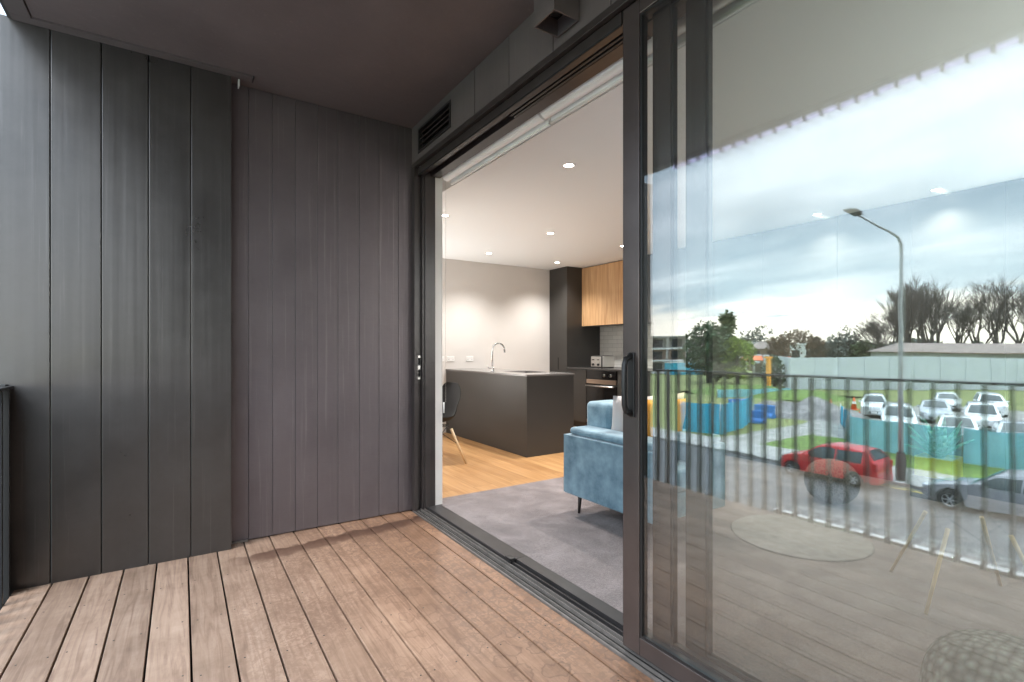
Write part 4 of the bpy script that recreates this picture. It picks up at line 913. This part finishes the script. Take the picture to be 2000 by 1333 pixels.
M['roof_brown'] = mat('brown_roof', (0.20, 0.15, 0.13), 0.8, noise_amt=0.15, noise_scale=0.5)
M['fibro'] = mat('grey_render', (0.33, 0.32, 0.30), 0.85, noise_amt=0.1, noise_scale=0.4)
M['white_house'] = mat('white_render', (0.66, 0.66, 0.64), 0.8, noise_amt=0.05)
M['win_dark'] = mat('window_glass', (0.03, 0.035, 0.04), 0.1)
M['orange_paint'] = mat('orange_paint', (0.70, 0.14, 0.03), 0.6, noise_amt=0.08)
M['orange_post'] = mat('amber_paint', (0.80, 0.34, 0.04), 0.6)
M['brick'] = mat('brown_brick', (0.24, 0.16, 0.12), 0.85, noise_amt=0.2, noise_scale=1)
def house(u, d, w, dep, h, rh, wallm, roofm, label, name='house', nwin=3, face=None, flat=False, rows=1):
    p = atd(u, d, ZG); e = empty(name, p); tag(e, label, 'building' if name != 'house' else 'house')
    ang = math.atan2(XG - p.x, 0 - p.y) if face is None else face   # front roughly to the street
    e.rotation_euler.z = math.pi - ang if face is None else face
    MB().box(-w / 2, w / 2, -dep / 2, dep / 2, 0, h).build('wall', M[wallm], e)
    if flat: MB().box(-w / 2 - .2, w / 2 + .2, -dep / 2 - .2, dep / 2 + .2, h + .002, h + rh).build('roof', M[roofm], e)
    else:
        mb = MB(); o_ = 0.5
        v = [(-w / 2 - o_, -dep / 2 - o_, h + .01), (w / 2 + o_, -dep / 2 - o_, h + .01), (w / 2 + o_, dep / 2 + o_, h + .01), (-w / 2 - o_, dep / 2 + o_, h + .01), (-w / 2 + dep * .35, 0, h + rh), (w / 2 - dep * .35, 0, h + rh)]
        for q in ((0, 1, 5, 4), (1, 2, 5), (2, 3, 4, 5), (3, 0, 4), (3, 2, 1, 0)): mb.face([v[i] for i in q])
        bmesh.ops.remove_doubles(mb.bm, verts=mb.bm.verts, dist=0.001); mb.build('roof', M[roofm], e)
    for r_ in range(rows):
        for i in range(nwin):
            x = -w / 2 + w * (i + 0.5) / nwin; z0 = r_ * h / rows + h / rows * 0.35; z1 = r_ * h / rows + h / rows * 0.8; ww = w / nwin * 0.28
            mb = MB(); mb.box(x - ww, x + ww, -dep / 2 - .04, -dep / 2 - .005, z0, z1); mb.box(x - ww, x + ww, dep / 2 + .005, dep / 2 + .04, z0, z1)
            mb.build('window', M['win_dark'], e)
    return e
# low brown-roofed shed behind the wall
shed_l = atd(1722, 86, ZG); shed_r = atd(2300, 80, ZG)
sh_ = empty('long_shed', atd(1900, 84, ZG)); tag(sh_, 'long low shed with a brown roof behind the pale wall', 'building'); o0 = sh_.location.copy()
wall_seg('wall', shed_l, shed_r, 5.0, 7.0, M['fibro'], sh_, o0)
mb = MB(); d_ = (shed_r - shed_l).normalized(); n_ = Vector((-d_.y, d_.x, 0)); q0 = [shed_l - d_ * .5 - n_ * 4 - o0, shed_r + d_ * .5 - n_ * 4 - o0, shed_r + d_ * .5 + n_ * 4 - o0, shed_l - d_ * .5 + n_ * 4 - o0]
za_ = Vector((0, 0, 5.01)); zr_ = Vector((0, 0, 6.6)); r0, r1 = (q0[0] + q0[3]) / 2 + d_ * 3 + zr_, (q0[1] + q0[2]) / 2 + zr_
for q in ([q0[0] + za_, q0[1] + za_, r1, r0], [q0[3] + za_, q0[2] + za_, r1, r0], [q0[0] + za_, q0[3] + za_, r0], [q0[1] + za_, q0[2] + za_, r1]): mb.face(q)
bmesh.ops.remove_doubles(mb.bm, verts=mb.bm.verts, dist=0.001); mb.build('roof', M['roof_brown'], sh_)
mb = MB(); mb.face([q0[0] + Vector((0, 0, 4.85)), q0[1] + Vector((0, 0, 4.85)), q0[1] + Vector((0, 0, 5.0)), q0[0] + Vector((0, 0, 5.0))]); mb.face([q0[3] + Vector((0, 0, 4.85)), q0[2] + Vector((0, 0, 4.85)), q0[2] + Vector((0, 0, 5.0)), q0[3] + Vector((0, 0, 5.0))]); mb.build('gutter', M['brick'], sh_)

house(1398, 190, 16, 9, 4.5, 2.5, 'white_house', 'roof_brown', 'white house half hidden behind the round green tree')
house(1475, 150, 12, 9, 5.6, 2.0, 'white_house', 'fibro', 'pale two-storey house behind the yellow-green tree', rows=2)
house(1508, 140, 12, 9, 5.6, 2.2, 'brick', 'roof_brown', 'brown brick house behind the orange canopy', rows=2)
house(1568, 125, 6, 6, 6.6, 0.3, 'white_house', 'white_house', 'small white flat-roofed house above the end of the pale wall', flat=True, nwin=2)
house(1640, 160, 22, 9, 4.6, 1.6, 'fibro', 'roof_brown', 'grey house among the trees behind the pale wall')
house(1695, 120, 12, 8, 4.6, 1.2, 'brick', 'roof_brown', 'low brick house left of the lamp post')
# unfinished apartment block at the left, and the lower block beside it
def frame_block(u, d, w, dep, floors, fh, label):
    p = atd(u, d, ZG); e = empty('apartment_building', p); tag(e, label, 'building')
    dirv = Vector((XG - p.x, -p.y, 0)); e.rotation_euler.z = math.atan2(dirv.y, dirv.x) + math.pi / 2
    for f in range(floors + 1):
        MB().box(-w / 2, w / 2, -dep / 2, dep / 2, f * fh, f * fh + 0.35).build('floor_slab', M['white_house'] if f < floors else M['fibro'], e)
    nb_ = int(w / 4)
    for f in range(floors):
        for i in range(nb_ + 1):
            x = -w / 2 + 0.4 + (w - 0.8) * i / nb_
            MB().box(x - 0.25, x + 0.25, -dep / 2 + .1, -dep / 2 + 0.6, f * fh + 0.352, (f + 1) * fh - .002).build('column', M['fibro'], e)
        MB().box(-w / 2 + .5, w / 2 - .5, -dep / 2 + 1.2, dep / 2 - .5, f * fh + 0.352, (f + 1) * fh - .002).build('wall', M['brick'] if f % 2 else M['fibro'], e)
        for i in range(nb_):
            x = -w / 2 + 0.4 + (w - 0.8) * (i + 0.5) / nb_
            MB().box(x - 1.1, x + 1.1, -dep / 2 + 1.12, -dep / 2 + 1.198, f * fh + 0.6, (f + 1) * fh - 0.4).build('window', M['win_dark'], e)
    return e
frame_block(1284, 120, 13.5, 10, 3, 2.75, 'four-level grey concrete apartment block at the far left of the field')
frame_block(1326, 122, 6.5, 9, 2, 3.0, 'lower grey concrete block beside the taller apartment block')
for i, (u, lb) in enumerate(((1325, 'left blue site cabin in front of the concrete blocks'), (1372, 'right blue site cabin, towards the round green tree'))):
    p = atd(u, 112, ZG); e = empty('site_cabin', p, R(20)); tag(e, lb, 'cabin', 'blue site cabins')
    MB().box(-2.6, 2.6, -1.2, 1.2, 0, 2.5).build('body', M['mesh_blue'], e); MB().box(-2.65, 2.65, -1.25, 1.25, 2.502, 2.62).build('roof', M['white_house'], e)
    MB().box(0.6, 1.5, 1.201, 1.24, 0.1, 2.1).build('door', M['white_house'], e); MB().box(-1.8, -0.6, 1.201, 1.24, 1.0, 1.9).build('window', M['win_dark'], e)
# orange-roofed canopy with its amber post
cn = empty('canopy', atd(1500, 104, ZG)); tag(cn, 'open shelter with a long orange-red roof at the edge of the field', 'shelter'); o0 = cn.location.copy()
A_, B_ = atd(1456, 106, ZG), atd(1545, 98, ZG); d_ = (B_ - A_).normalized(); n_ = Vector((-d_.y, d_.x, 0))
mb = MB()
for s_ in (-1, 1):
    mb.face([A_ - o0 + n_ * 2.5 * s_ + Vector((0, 0, 3.1)), B_ - o0 + n_ * 2.5 * s_ + Vector((0, 0, 3.1)), B_ - o0 + Vector((0, 0, 3.95)), A_ - o0 + Vector((0, 0, 3.95))])
o = mb.build('roof', M['orange_paint'], cn, normals=False); o.modifiers.new('s', 'SOLIDIFY').thickness = 0.12
for t_ in (0.03, 0.35, 0.65, 0.97):
    for s_ in (-1, 1):
        p = A_ + (B_ - A_) * t_ + n_ * 2.2 * s_ - o0
        MB().tube([p, p + Vector((0, 0, 3.1))], 0.09, 6).build('post', M['white_house'], cn)
wall_seg('wall', A_ + d_ * 1 - n_ * 1.0, A_ + d_ * 9 - n_ * 1.0, 2.6, 0.2, M['fibro'], cn, o0)
pp_ = atd(1501, 68, ZG); gp = empty('crane_post', pp_); tag(gp, 'tall amber painted post with a short cross arm in the field', 'post')
MB().box(-0.22, 0.22, -0.22, 0.22, 0, 4.2).build('mast', M['orange_post'], gp); MB().box(-0.9, 0.9, -0.12, 0.12, 4.202, 4.42).build('cross_arm', M['orange_post'], gp); MB().box(-0.5, 0.5, -0.5, 0.5, 0, 0.15).build('base', M['concrete'], gp)

# street lamp
lp = empty('street_lamp', real(24.55, 8.56, ZG + 0.12)); tag(lp, 'tall galvanised street lamp with an angled arm on the footpath', 'street lamp')
MB().tube([(0, 0, 0), (0, 0, 3.4), (0, 0, 9.2), (0, 0, 9.62), (0.25, 0.02, 9.9), (3.1, 0.30, 10.42)], [0.10, 0.09, 0.06, 0.055, 0.05, 0.04], 14).build('pole', M['galv'], lp)
MB().lathe([(0.17, 0), (0.17, 0.9), (0.135, 1.1)], (0, 0, 0), 16, cap=False).build('base_sleeve', mat('lamp_base', (0.10, 0.08, 0.07), 0.6), lp)
mb = MB(); mb.prism([(2.95, 10.38), (3.55, 10.46), (3.95, 10.50), (3.95, 10.55), (3.5, 10.60), (2.98, 10.52)], 'Y', 0.15, 0.45); mb.build('lamp_head', M['leg'], lp, 0.03)

# ------------------------------------------------------------------ cars
M['tyre'] = mat('tyre_rubber', (0.015, 0.015, 0.015), 0.85)
M['rim'] = mat('alloy_rim', (0.50, 0.50, 0.51), 0.3, metal=0.8)
M['car_glass'] = mat('car_glass', (0.03, 0.045, 0.045), 0.05, spec=0.8)
M['headlamp'] = mat('headlamp', (0.55, 0.57, 0.6), 0.15)
M['tail'] = mat('tail_lamp', (0.45, 0.01, 0.01), 0.25)
def paint(name, col): 
    m = mat(name, col, 0.3, coat=0.8, metal=0.15); return m
PAINT = {'red': paint('red_paint', (0.56, 0.018, 0.02)), 'silver': paint('graphite_paint', (0.31, 0.305, 0.33)), 'white': paint('white_car_paint', (0.72, 0.72, 0.72)), 'grey': paint('pale_silver_paint', (0.40, 0.42, 0.45))}
KINDS = {
 'hatch': dict(L=3.85, W=1.68, top=[(0, .55), (.03, .74), (.14, .88), (.27, .97), (.43, 1.39), (.52, 1.48), (.74, 1.50), (.90, 1.43), (.975, 1.02), (.99, .90), (1, .55)], belt=0.92, wr=.30, wx=(.175, .80), win=((.34, .61), (.625, .87))),
 'sedan': dict(L=4.65, W=1.80, top=[(0, .50), (.03, .66), (.12, .79), (.28, .92), (.42, 1.36), (.50, 1.43), (.66, 1.43), (.76, 1.34), (.87, 1.05), (.97, 1.01), (1, .60)], belt=0.93, wr=.33, wx=(.18, .79), win=((.35, .56), (.57, .78))),
 'suv': dict(L=4.55, W=1.83, top=[(0, .60), (.02, .82), (.10, .98), (.26, 1.06), (.38, 1.60), (.46, 1.72), (.70, 1.75), (.90, 1.70), (.975, 1.25), (.99, 1.1), (1, .6)], belt=1.08, wr=.36, wx=(.19, .80), win=((.32, .56), (.575, .78), (.795, .91))),
}
def interp(tab, t):
    for i in range(len(tab) - 1):
        if t <= tab[i + 1][0]:
            a, b_ = tab[i], tab[i + 1]; return a[1] + (b_[1] - a[1]) * (t - a[0]) / max(b_[0] - a[0], 1e-6)
    return tab[-1][1]
def make_car(kind, color, label, loc, rz):
    K = KINDS[kind]; Ln, W, belt = K['L'], K['W'], K['belt']
    e = empty('parked_car', loc, rz); tag(e, label, 'car')
    def zt(t): return interp(K['top'], t)
    def hw(t, z):
        base = W / 2 * (1 - 0.30 * max(0, (0.12 - t) / 0.12) ** 2 - 0.16 * max(0, (t - 0.90) / 0.10) ** 2)
        if z < 0.45: base *= 0.95 + 0.05 * (z / 0.45)
        if z > belt: base *= 1 - 0.26 * ((z - belt) / 0.55) ** 1.1
        return base
    def zb(t):
        z = 0.22 + 0.10 * max(0, (0.06 - t) / 0.06)
        for wx in K['wx']:
            d_ = abs(t - wx) * Ln; r_ = K['wr'] + 0.055
            if d_ < r_: z = max(z, K['wr'] + math.sqrt(r_ * r_ - d_ * d_))
        return z
    ts = sorted(set([i / 56 for i in range(57)] + [p[0] for p in K['top']] + [wx + s_ * (K['wr'] + 0.055) * math.cos(a) / Ln for wx in K['wx'] for s_ in (-1, 1) for a in (0.02, 0.35, 0.7, 1.05)]))
    mb = MB(); rings = []
    for t_ in ts:
        x = Ln / 2 - t_ * Ln; top = zt(t_); bot = min(zb(t_), top - 0.03); n = 9; half = []
        for k in range(n + 1):
            z = bot + (top - 0.02 - bot) * k / n; half.append((hw(t_, z), z))
        wtop = hw(t_, top); ring = [(x, 0, bot)] + [(x, w_, z) for w_, z in half] + [(x, wtop * 0.86, top), (x, wtop * 0.4, top + 0.012), (x, 0, top + 0.016), (x, -wtop * 0.4, top + 0.012), (x, -wtop * 0.86, top)] + [(x, -w_, z) for w_, z in half[::-1]]
        rings.append([mb.bm.verts.new(p) for p in ring])
    m_ = len(rings[0])
    for i in range(len(rings) - 1):
        for k in range(m_): mb.bm.faces.new((rings[i][k], rings[i][(k + 1) % m_], rings[i + 1][(k + 1) % m_], rings[i + 1][k]))
    mb.bm.faces.new(rings[0]); mb.bm.faces.new(rings[-1])
    mb.build('body', PAINT[color], e, smooth_angle=38)
    # side windows
    for sgn in (-1, 1):
        for (a, b_) in K['win']:
            mb = MB(); n = 8; cols = []
            for i in range(n + 1):
                t_ = a + (b_ - a) * i / n; top = min(zt(t_) - 0.075, zt(0.6) - 0.11); lo = belt + 0.02; top = max(top, lo + 0.01); x = Ln / 2 - t_ * Ln
                cols.append([(x, sgn * (hw(t_, lo + (top - lo) * q / 3) + 0.006), lo + (top - lo) * q / 3) for q in range(4)])
            for i in range(n):
                for q in range(3): mb.face([cols[i][q], cols[i + 1][q], cols[i + 1][q + 1], cols[i][q + 1]], True)
            bmesh.ops.remove_doubles(mb.bm, verts=mb.bm.verts, dist=0.0005); o = mb.build('side_window', M['car_glass'], e, normals=False)
    tp = K['top']
    wi = [i for i in range(len(tp) - 1) if (tp[i + 1][1] - tp[i][1]) > 0.3][-1 if kind != 'x' else 0]
    ri = [i for i in range(5, len(tp) - 1) if (tp[i][1] - tp[i + 1][1]) > 0.25][0]
    for nm, (t0, t1) in (('windscreen', (tp[wi][0] + .012, tp[wi + 1][0] + .015)), ('rear_window', (tp[ri][0] - .002, tp[ri + 1][0] - .014))):
        mb = MB(); n = 5; rows = []
        for i in range(n + 1):
            t_ = t0 + (t1 - t0) * i / n; x = Ln / 2 - t_ * Ln; z = zt(t_); w_ = hw(t_, z) * 0.86
            off = 0.018 * (1 if nm == 'windscreen' else -1)
            rows.append([(x + off * 0.5, w_ * s_, z + 0.016 + 0.010 + (0.010 if abs(s_) < .5 else 0) - (0.012 if abs(s_) > .9 else 0)) for s_ in (-0.95, -0.4, 0, 0.4, 0.95)])
        for i in range(n):
            for q in range(4): mb.face([rows[i][q], rows[i + 1][q], rows[i + 1][q + 1], rows[i][q + 1]], True)
        bmesh.ops.remove_doubles(mb.bm, verts=mb.bm.verts, dist=0.0005); mb.build(nm, M['car_glass'], e, normals=False)
    r_ = K['wr']
    for wx in K['wx']:
        for sgn in (-1, 1):
            cx_, cy_ = Ln / 2 - wx * Ln, sgn * (W / 2 - 0.10)
            ty = MB().lathe([(r_ * 0.62, -0.10), (r_ * 0.95, -0.10), (r_, -0.07), (r_, 0.07), (r_ * 0.95, 0.10), (r_ * 0.62, 0.10)], (cx_, cy_, r_), 26, 'Y', False).build('wheel', M['tyre'], e)
            mb = MB(); mb.lathe([(r_ * 0.66, 0.092), (r_ * 0.60, 0.098), (r_ * 0.57, 0.06)], (0, 0, 0), 24, 'Y', False); mb.lathe([(0, 0.075), (r_ * 0.15, 0.072), (r_ * 0.16, 0.05)], (0, 0, 0), 12, 'Y')
            for k in range(6):
                a = k * math.pi / 3; c_, s_ = math.cos(a), math.sin(a); w_ = 0.028
                mb.face([(c_ * r_ * .12 - s_ * w_, 0.066, s_ * r_ * .12 + c_ * w_), (c_ * r_ * .12 + s_ * w_, 0.066, s_ * r_ * .12 - c_ * w_), (c_ * r_ * .6 + s_ * w_, 0.088, s_ * r_ * .6 - c_ * w_), (c_ * r_ * .6 - s_ * w_, 0.088, s_ * r_ * .6 + c_ * w_)])
            o = mb.build('rim', M['rim'], ty); o.location = (cx_, cy_, r_); o.scale = (1, sgn, 1)
            MB().lathe([(0, 0.03), (r_ * 0.63, 0.03), (r_ * 0.63, 0.0), (0, 0.0)], (0, 0, 0), 20, 'Y').build('brake_disc', M['gap'], ty).location = (cx_, cy_, r_)
    for sgn in (-1, 1):
        zl = 0.66 if kind != 'suv' else 0.80
        bx('headlight', M['headlamp'], Ln / 2 - 0.30, Ln / 2 - 0.045, min(sgn * .50, sgn * .735), max(sgn * .50, sgn * .735), zl - 0.09, zl + 0.05, e, 0.03)
        bx('tail_light', M['tail'], -Ln / 2 + 0.01, -Ln / 2 + 0.16, min(sgn * .60, sgn * .78), max(sgn * .60, sgn * .78), 0.72, 1.02, e, 0.03)
        bx('mirror', PAINT[color], Ln / 2 - .36 * Ln, Ln / 2 - .36 * Ln + 0.12, min(sgn * (W / 2 + .01), sgn * (W / 2 + .18)), max(sgn * (W / 2 + .01), sgn * (W / 2 + .18)), belt - .01, belt + .13, e, 0.03)
    bx('grille', M['gap'], Ln / 2 - 0.05, Ln / 2 + 0.006, -0.42, 0.42, 0.34, 0.50, e, 0.02)
    bx('number_plate', M['white_trim'], Ln / 2 + 0.004, Ln / 2 + 0.014, -0.18, 0.18, 0.36, 0.48, e)
    bx('rear_bumper', PAINT[color], -Ln / 2 - 0.02, -Ln / 2 + 0.05, -0.70, 0.70, 0.30, 0.52, e, 0.02)
    return e
make_car('hatch', 'red', 'bright red hatchback parked at the far kerb', real(22.98, 10.45, ZG), R(90))
make_car('sedan', 'silver', 'graphite grey sedan parked at the kerb behind the red hatchback', real(22.75, 4.75, ZG), R(90))
CP = [('suv', 'white', 40.0, 14.1, 'white four-wheel drive in the front row of the car park, leftmost'),
      ('sedan', 'white', 38.6, 10.7, 'low white sedan in the front row, next to the white four-wheel drive'),
      ('sedan', 'grey', 38.4, 8.0, 'pale silver sedan in the front row, at the right'),
      ('suv', 'white', 48.0, 18.6, 'white four-wheel drive behind the front row, near the orange cones'),
      ('sedan', 'grey', 49.0, 14.9, 'silver-blue sedan in the middle row behind the white cars'),
      ('suv', 'white', 46.0, 11.4, 'tall white wagon in the middle row above the low sedan'),
      ('hatch', 'white', 58.0, 16.8, 'small white hatchback in the back row by the wall'),
      ('suv', 'white', 57.0, 13.6, 'white wagon in the back row near the right edge of the wall'),
      ('suv', 'grey', 46.5, 7.6, 'silver wagon in the middle row beyond the right edge')]
for i, (kd, col, xv, y, lb) in enumerate(CP):
    make_car(kd, col, lb, real(xv, y, ZG + 0.005), R(-22 + 3 * (i % 3)))
# cones
cone0 = None
for i, (u, v, lb) in enumerate(((1622, 803, 'leftmost orange cone, alone at the edge of the car park'), (1667, 800, 'second orange cone from the left before the parked cars'), (1686, 806, 'third orange cone from the left before the parked cars'), (1704, 806, 'rightmost orange cone next to the white four-wheel drive'))):
    p = at(u, v, ZG + 0.005)
    if cone0 is None:
        e = empty('traffic_cone', p); cone0 = e
        MB().lathe([(0.17, 0.04), (0.04, 0.90), (0.0, 0.90)], (0, 0, 0), 16).build('cone', M['orange_paint'], e); MB().box(-0.24, 0.24, -0.24, 0.24, 0.0, 0.039).build('base', M['orange_paint'], e)
        MB().lathe([(0.122, 0.42), (0.089, 0.62)], (0, 0, 0), 16, cap=False).build('reflective_band', M['white_trim'], e)
    else: e = copy_tree(cone0); e.location = p
    e.scale = (1.5, 1.5, 1.2)
    tag(e, lb, 'traffic cone', 'orange cones at the edge of the car park')

# ------------------------------------------------------------------ trees
M['bark'] = mat('bark', (0.075, 0.058, 0.052), 0.95, noise_amt=0.3, noise_scale=2)
def leafmat(nm, c1, c2): return mat(nm, c1, 0.8, col2=c2, noise_scale=0.9)
LM = {'dark': leafmat('dark_foliage', (0.050, 0.085, 0.030), (0.026, 0.050, 0.019)), 'mid': leafmat('mid_foliage', (0.085, 0.105, 0.035), (0.05, 0.07, 0.022)), 'lime': leafmat('lime_foliage', (0.20, 0.26, 0.03), (0.13, 0.18, 0.02)), 'brown': leafmat('russet_foliage', (0.17, 0.10, 0.055), (0.10, 0.065, 0.04)), 'grey': leafmat('grey_foliage', (0.10, 0.105, 0.085), (0.07, 0.075, 0.06))}
def leafy(p, h, w, m, label, n=1500, seed=0, ls=0.35, shape='round'):
    rnd = random.Random(seed); e = empty('tree', p); tag(e, label, 'tree'); 
    mb = MB(); mb.tube([(0, 0, 0), (0.1, 0, h * 0.35), (0.0, 0.1, h * 0.75)], [w * 0.045 + .08, w * 0.03 + .05, 0.03], 7)
    for k in range(7):
        a = k * 2.4; z0 = h * (0.25 + 0.06 * k); mb.tube([(0, 0, z0), (math.cos(a) * w * .3, math.sin(a) * w * .3, z0 + h * .14)], [0.09, 0.03], 5)
    mb.build('trunk', M['bark'], e)
    cl = []
    for k in range(26):
        z = rnd.uniform(0.18, 0.93); r_ = w / 2 * (math.sin(math.pi * min(1, (z - 0.08) / 0.92) ** (0.9 if shape == 'round' else 0.55)) ** 0.7) * rnd.uniform(0.3, 0.85); a = rnd.uniform(0, 6.28)
        if shape == 'spire': r_ *= (1.15 - z)
        cl.append((Vector((r_ * math.cos(a), r_ * math.sin(a), z * h)), rnd.uniform(0.13, 0.24) * w))
    mb = MB()
    for _ in range(n):
        c, r_ = rnd.choice(cl); d_ = Vector((rnd.gauss(0, 1), rnd.gauss(0, 1), rnd.gauss(0, 0.8))); d_ = d_.normalized() * r_ * rnd.uniform(0.35, 1.0) ** 0.5
        q = c + d_; s_ = ls * rnd.uniform(0.5, 1.2); a = Vector((rnd.gauss(0, 1), rnd.gauss(0, 1), rnd.gauss(0, 1))).normalized() * s_; b_ = a.cross(Vector((rnd.gauss(0, 1), rnd.gauss(0, 1), rnd.gauss(0, 1)))).normalized() * s_ * 0.7
        mb.face([q - a, q - b_ * .6, q + a, q + b_])
    mb.build('crown', LM[m], e, normals=False); return e
def bare(p, h, seed, label, spread=0.38, levels=5):
    rnd = random.Random(seed); e = empty('bare_tree', p); tag(e, label, 'tree', None)
    trunk = MB(); tw = MB()
    def grow(p0, d_, ln, r_, lev):
        mb = trunk if lev < 2 else tw
        p1 = p0 + d_ * ln * 0.5 + Vector((rnd.gauss(0, .03), rnd.gauss(0, .03), 0)) * ln; p2 = p0 + d_ * ln
        mb.tube([p0, p1, p2], [r_, r_ * .82, r_ * .62], 5 if lev < 2 else 3, cap=False)
        if lev >= levels: return
        nb_ = 4
        for k in range(nb_):
            dd = (d_ + Vector((rnd.gauss(0, spread), rnd.gauss(0, spread), rnd.uniform(0.0, 0.35)))).normalized()
            grow(p0 + d_ * ln * rnd.uniform(0.55, 1.0), dd, ln * rnd.uniform(0.60, 0.80), max(r_ * 0.5, 0.017), lev + 1)
    grow(Vector((0, 0, 0)), Vector((0, 0, 1)), h * 0.27, h * 0.018, 0)
    trunk.build('trunk', M['bark'], e, normals=False); tw.build('branches', M['bark'], e, normals=False); return e
bt = [(1737, 93, 13.0, 'bare tree close behind the lamp pole, in front of the clump'), (1762, 94, 15.5, 'bare tree just right of the lamp pole, in front of the dense one'), (1790, 106, 17.0, 'bare tree at the back of the dense clump'), (1818, 104, 16.0, 'bare tree between the two tallest winter trees'), (1722, 104, 12.5, 'slender bare tree at the left of the winter trees'), (1748, 98, 14.5, 'bare tree directly behind the lamp pole'), (1775, 100, 17.5, 'dense bare tree just right of the lamp pole'), (1803, 96, 18.0, 'tall dense bare tree, highest in the clump'), (1832, 99, 18.0, 'tall narrow bare tree right of the dense one'), (1872, 104, 17.0, 'bare tree standing alone in the middle of the row'), (1912, 100, 17.5, 'wide bare tree over the brown roof'), (1950, 98, 18.5, 'bare tree with leaning limbs further right'), (1990, 96, 18.5, 'rightmost bare tree at the edge of the view'), (2040, 96, 18, 'bare tree beyond the right edge of the view')]
for i, (u, d, h, lb) in enumerate(bt):
    bare(atd(u, d, ZG), h * 1.42, 20 + i, lb, 0.22 if i in (1, 2, 3, 6, 7, 8) else 0.34, 5)
lt = [(1383, 84, 9.2, 8.6, 'dark', 'round', 'big round dark green tree beside the concrete blocks', 2600, 0.42),
      (1420, 96, 12.4, 7.0, 'mid', 'spire', 'taller loose olive tree behind the round one', 1800, 0.4),
      (1441, 82, 7.2, 5.8, 'lime', 'round', 'small lime green tree right of the tall olive tree', 1600, 0.32),
      (1405, 110, 8.0, 11.0, 'mid', 'round', 'wide mid green tree in the gap behind the dark tree', 1600, 0.45),
      (1348, 118, 7.5, 7.0, 'grey', 'round', 'thin grey tree by the lower concrete block', 700, 0.35),
      (1270, 140, 10.5, 6.0, 'brown', 'round', 'thin brownish tree rising behind the apartment block', 300, 0.35),
      (1530, 100, 8.6, 7.0, 'brown', 'round', 'round russet tree behind the orange roof', 1500, 0.38),
      (1512, 74, 4.4, 3.6, 'dark', 'round', 'small dark bush beside the amber post', 900, 0.25),
      (1552, 135, 10.5, 12, 'brown', 'round', 'broad russet tree over the white flat-roofed house', 1500, 0.5),
      (1594, 110, 8.4, 5.0, 'brown', 'round', 'small russet tree at the end of the pale wall', 1200, 0.35),
      (1625, 112, 8.2, 9, 'grey', 'round', 'grey green tree behind the pale wall, left one', 1400, 0.42),
      (1655, 116, 8.6, 9, 'grey', 'round', 'grey green tree behind the pale wall, second one', 1200, 0.42),
      (1690, 110, 7.0, 9, 'mid', 'round', 'low green tree beside the low brick house', 1200, 0.42),
      (1480, 170, 12.0, 16, 'grey', 'round', 'distant grey trees over the pale two-storey house', 1300, 0.6),
      (1455, 150, 9.0, 10, 'grey', 'round', 'distant grey tree left of the two-storey house', 1000, 0.5),
      (1660, 190, 14.0, 16, 'grey', 'spire', 'distant thin tree far behind the pale wall', 500, 0.5)]
for i, (u, d, h, w, m, shp, lb, n, ls) in enumerate(lt): leafy(atd(u, d, ZG), h, w, m, lb, n, i + 50, ls, shp)
# far tree line closing the horizon
mb = MB(); rnd = random.Random(5)
for _ in range(9000):
    u = rnd.uniform(1150, 2500); d = rnd.uniform(230, 300); top = 8.5 + 3.0 * noise.noise(Vector((u * 0.012, 0, 0))) + 2 * noise.noise(Vector((u * 0.05, 3, 0)))
    p = atd(u, d, ZG + rnd.uniform(0, 1) ** 0.7 * top); a = Vector((rnd.gauss(0, 1), rnd.gauss(0, 1), rnd.gauss(0, 1))).normalized() * 1.6; b_ = a.cross(Vector((rnd.gauss(0, 1), rnd.gauss(0, 1), rnd.gauss(0, 1)))).normalized() * 1.1
    mb.face([p - a, p - b_, p + a, p + b_])
tag(mb.build('distant_trees', LM['grey'], None, normals=False), 'distant belt of trees along the horizon', 'trees', kind='stuff')
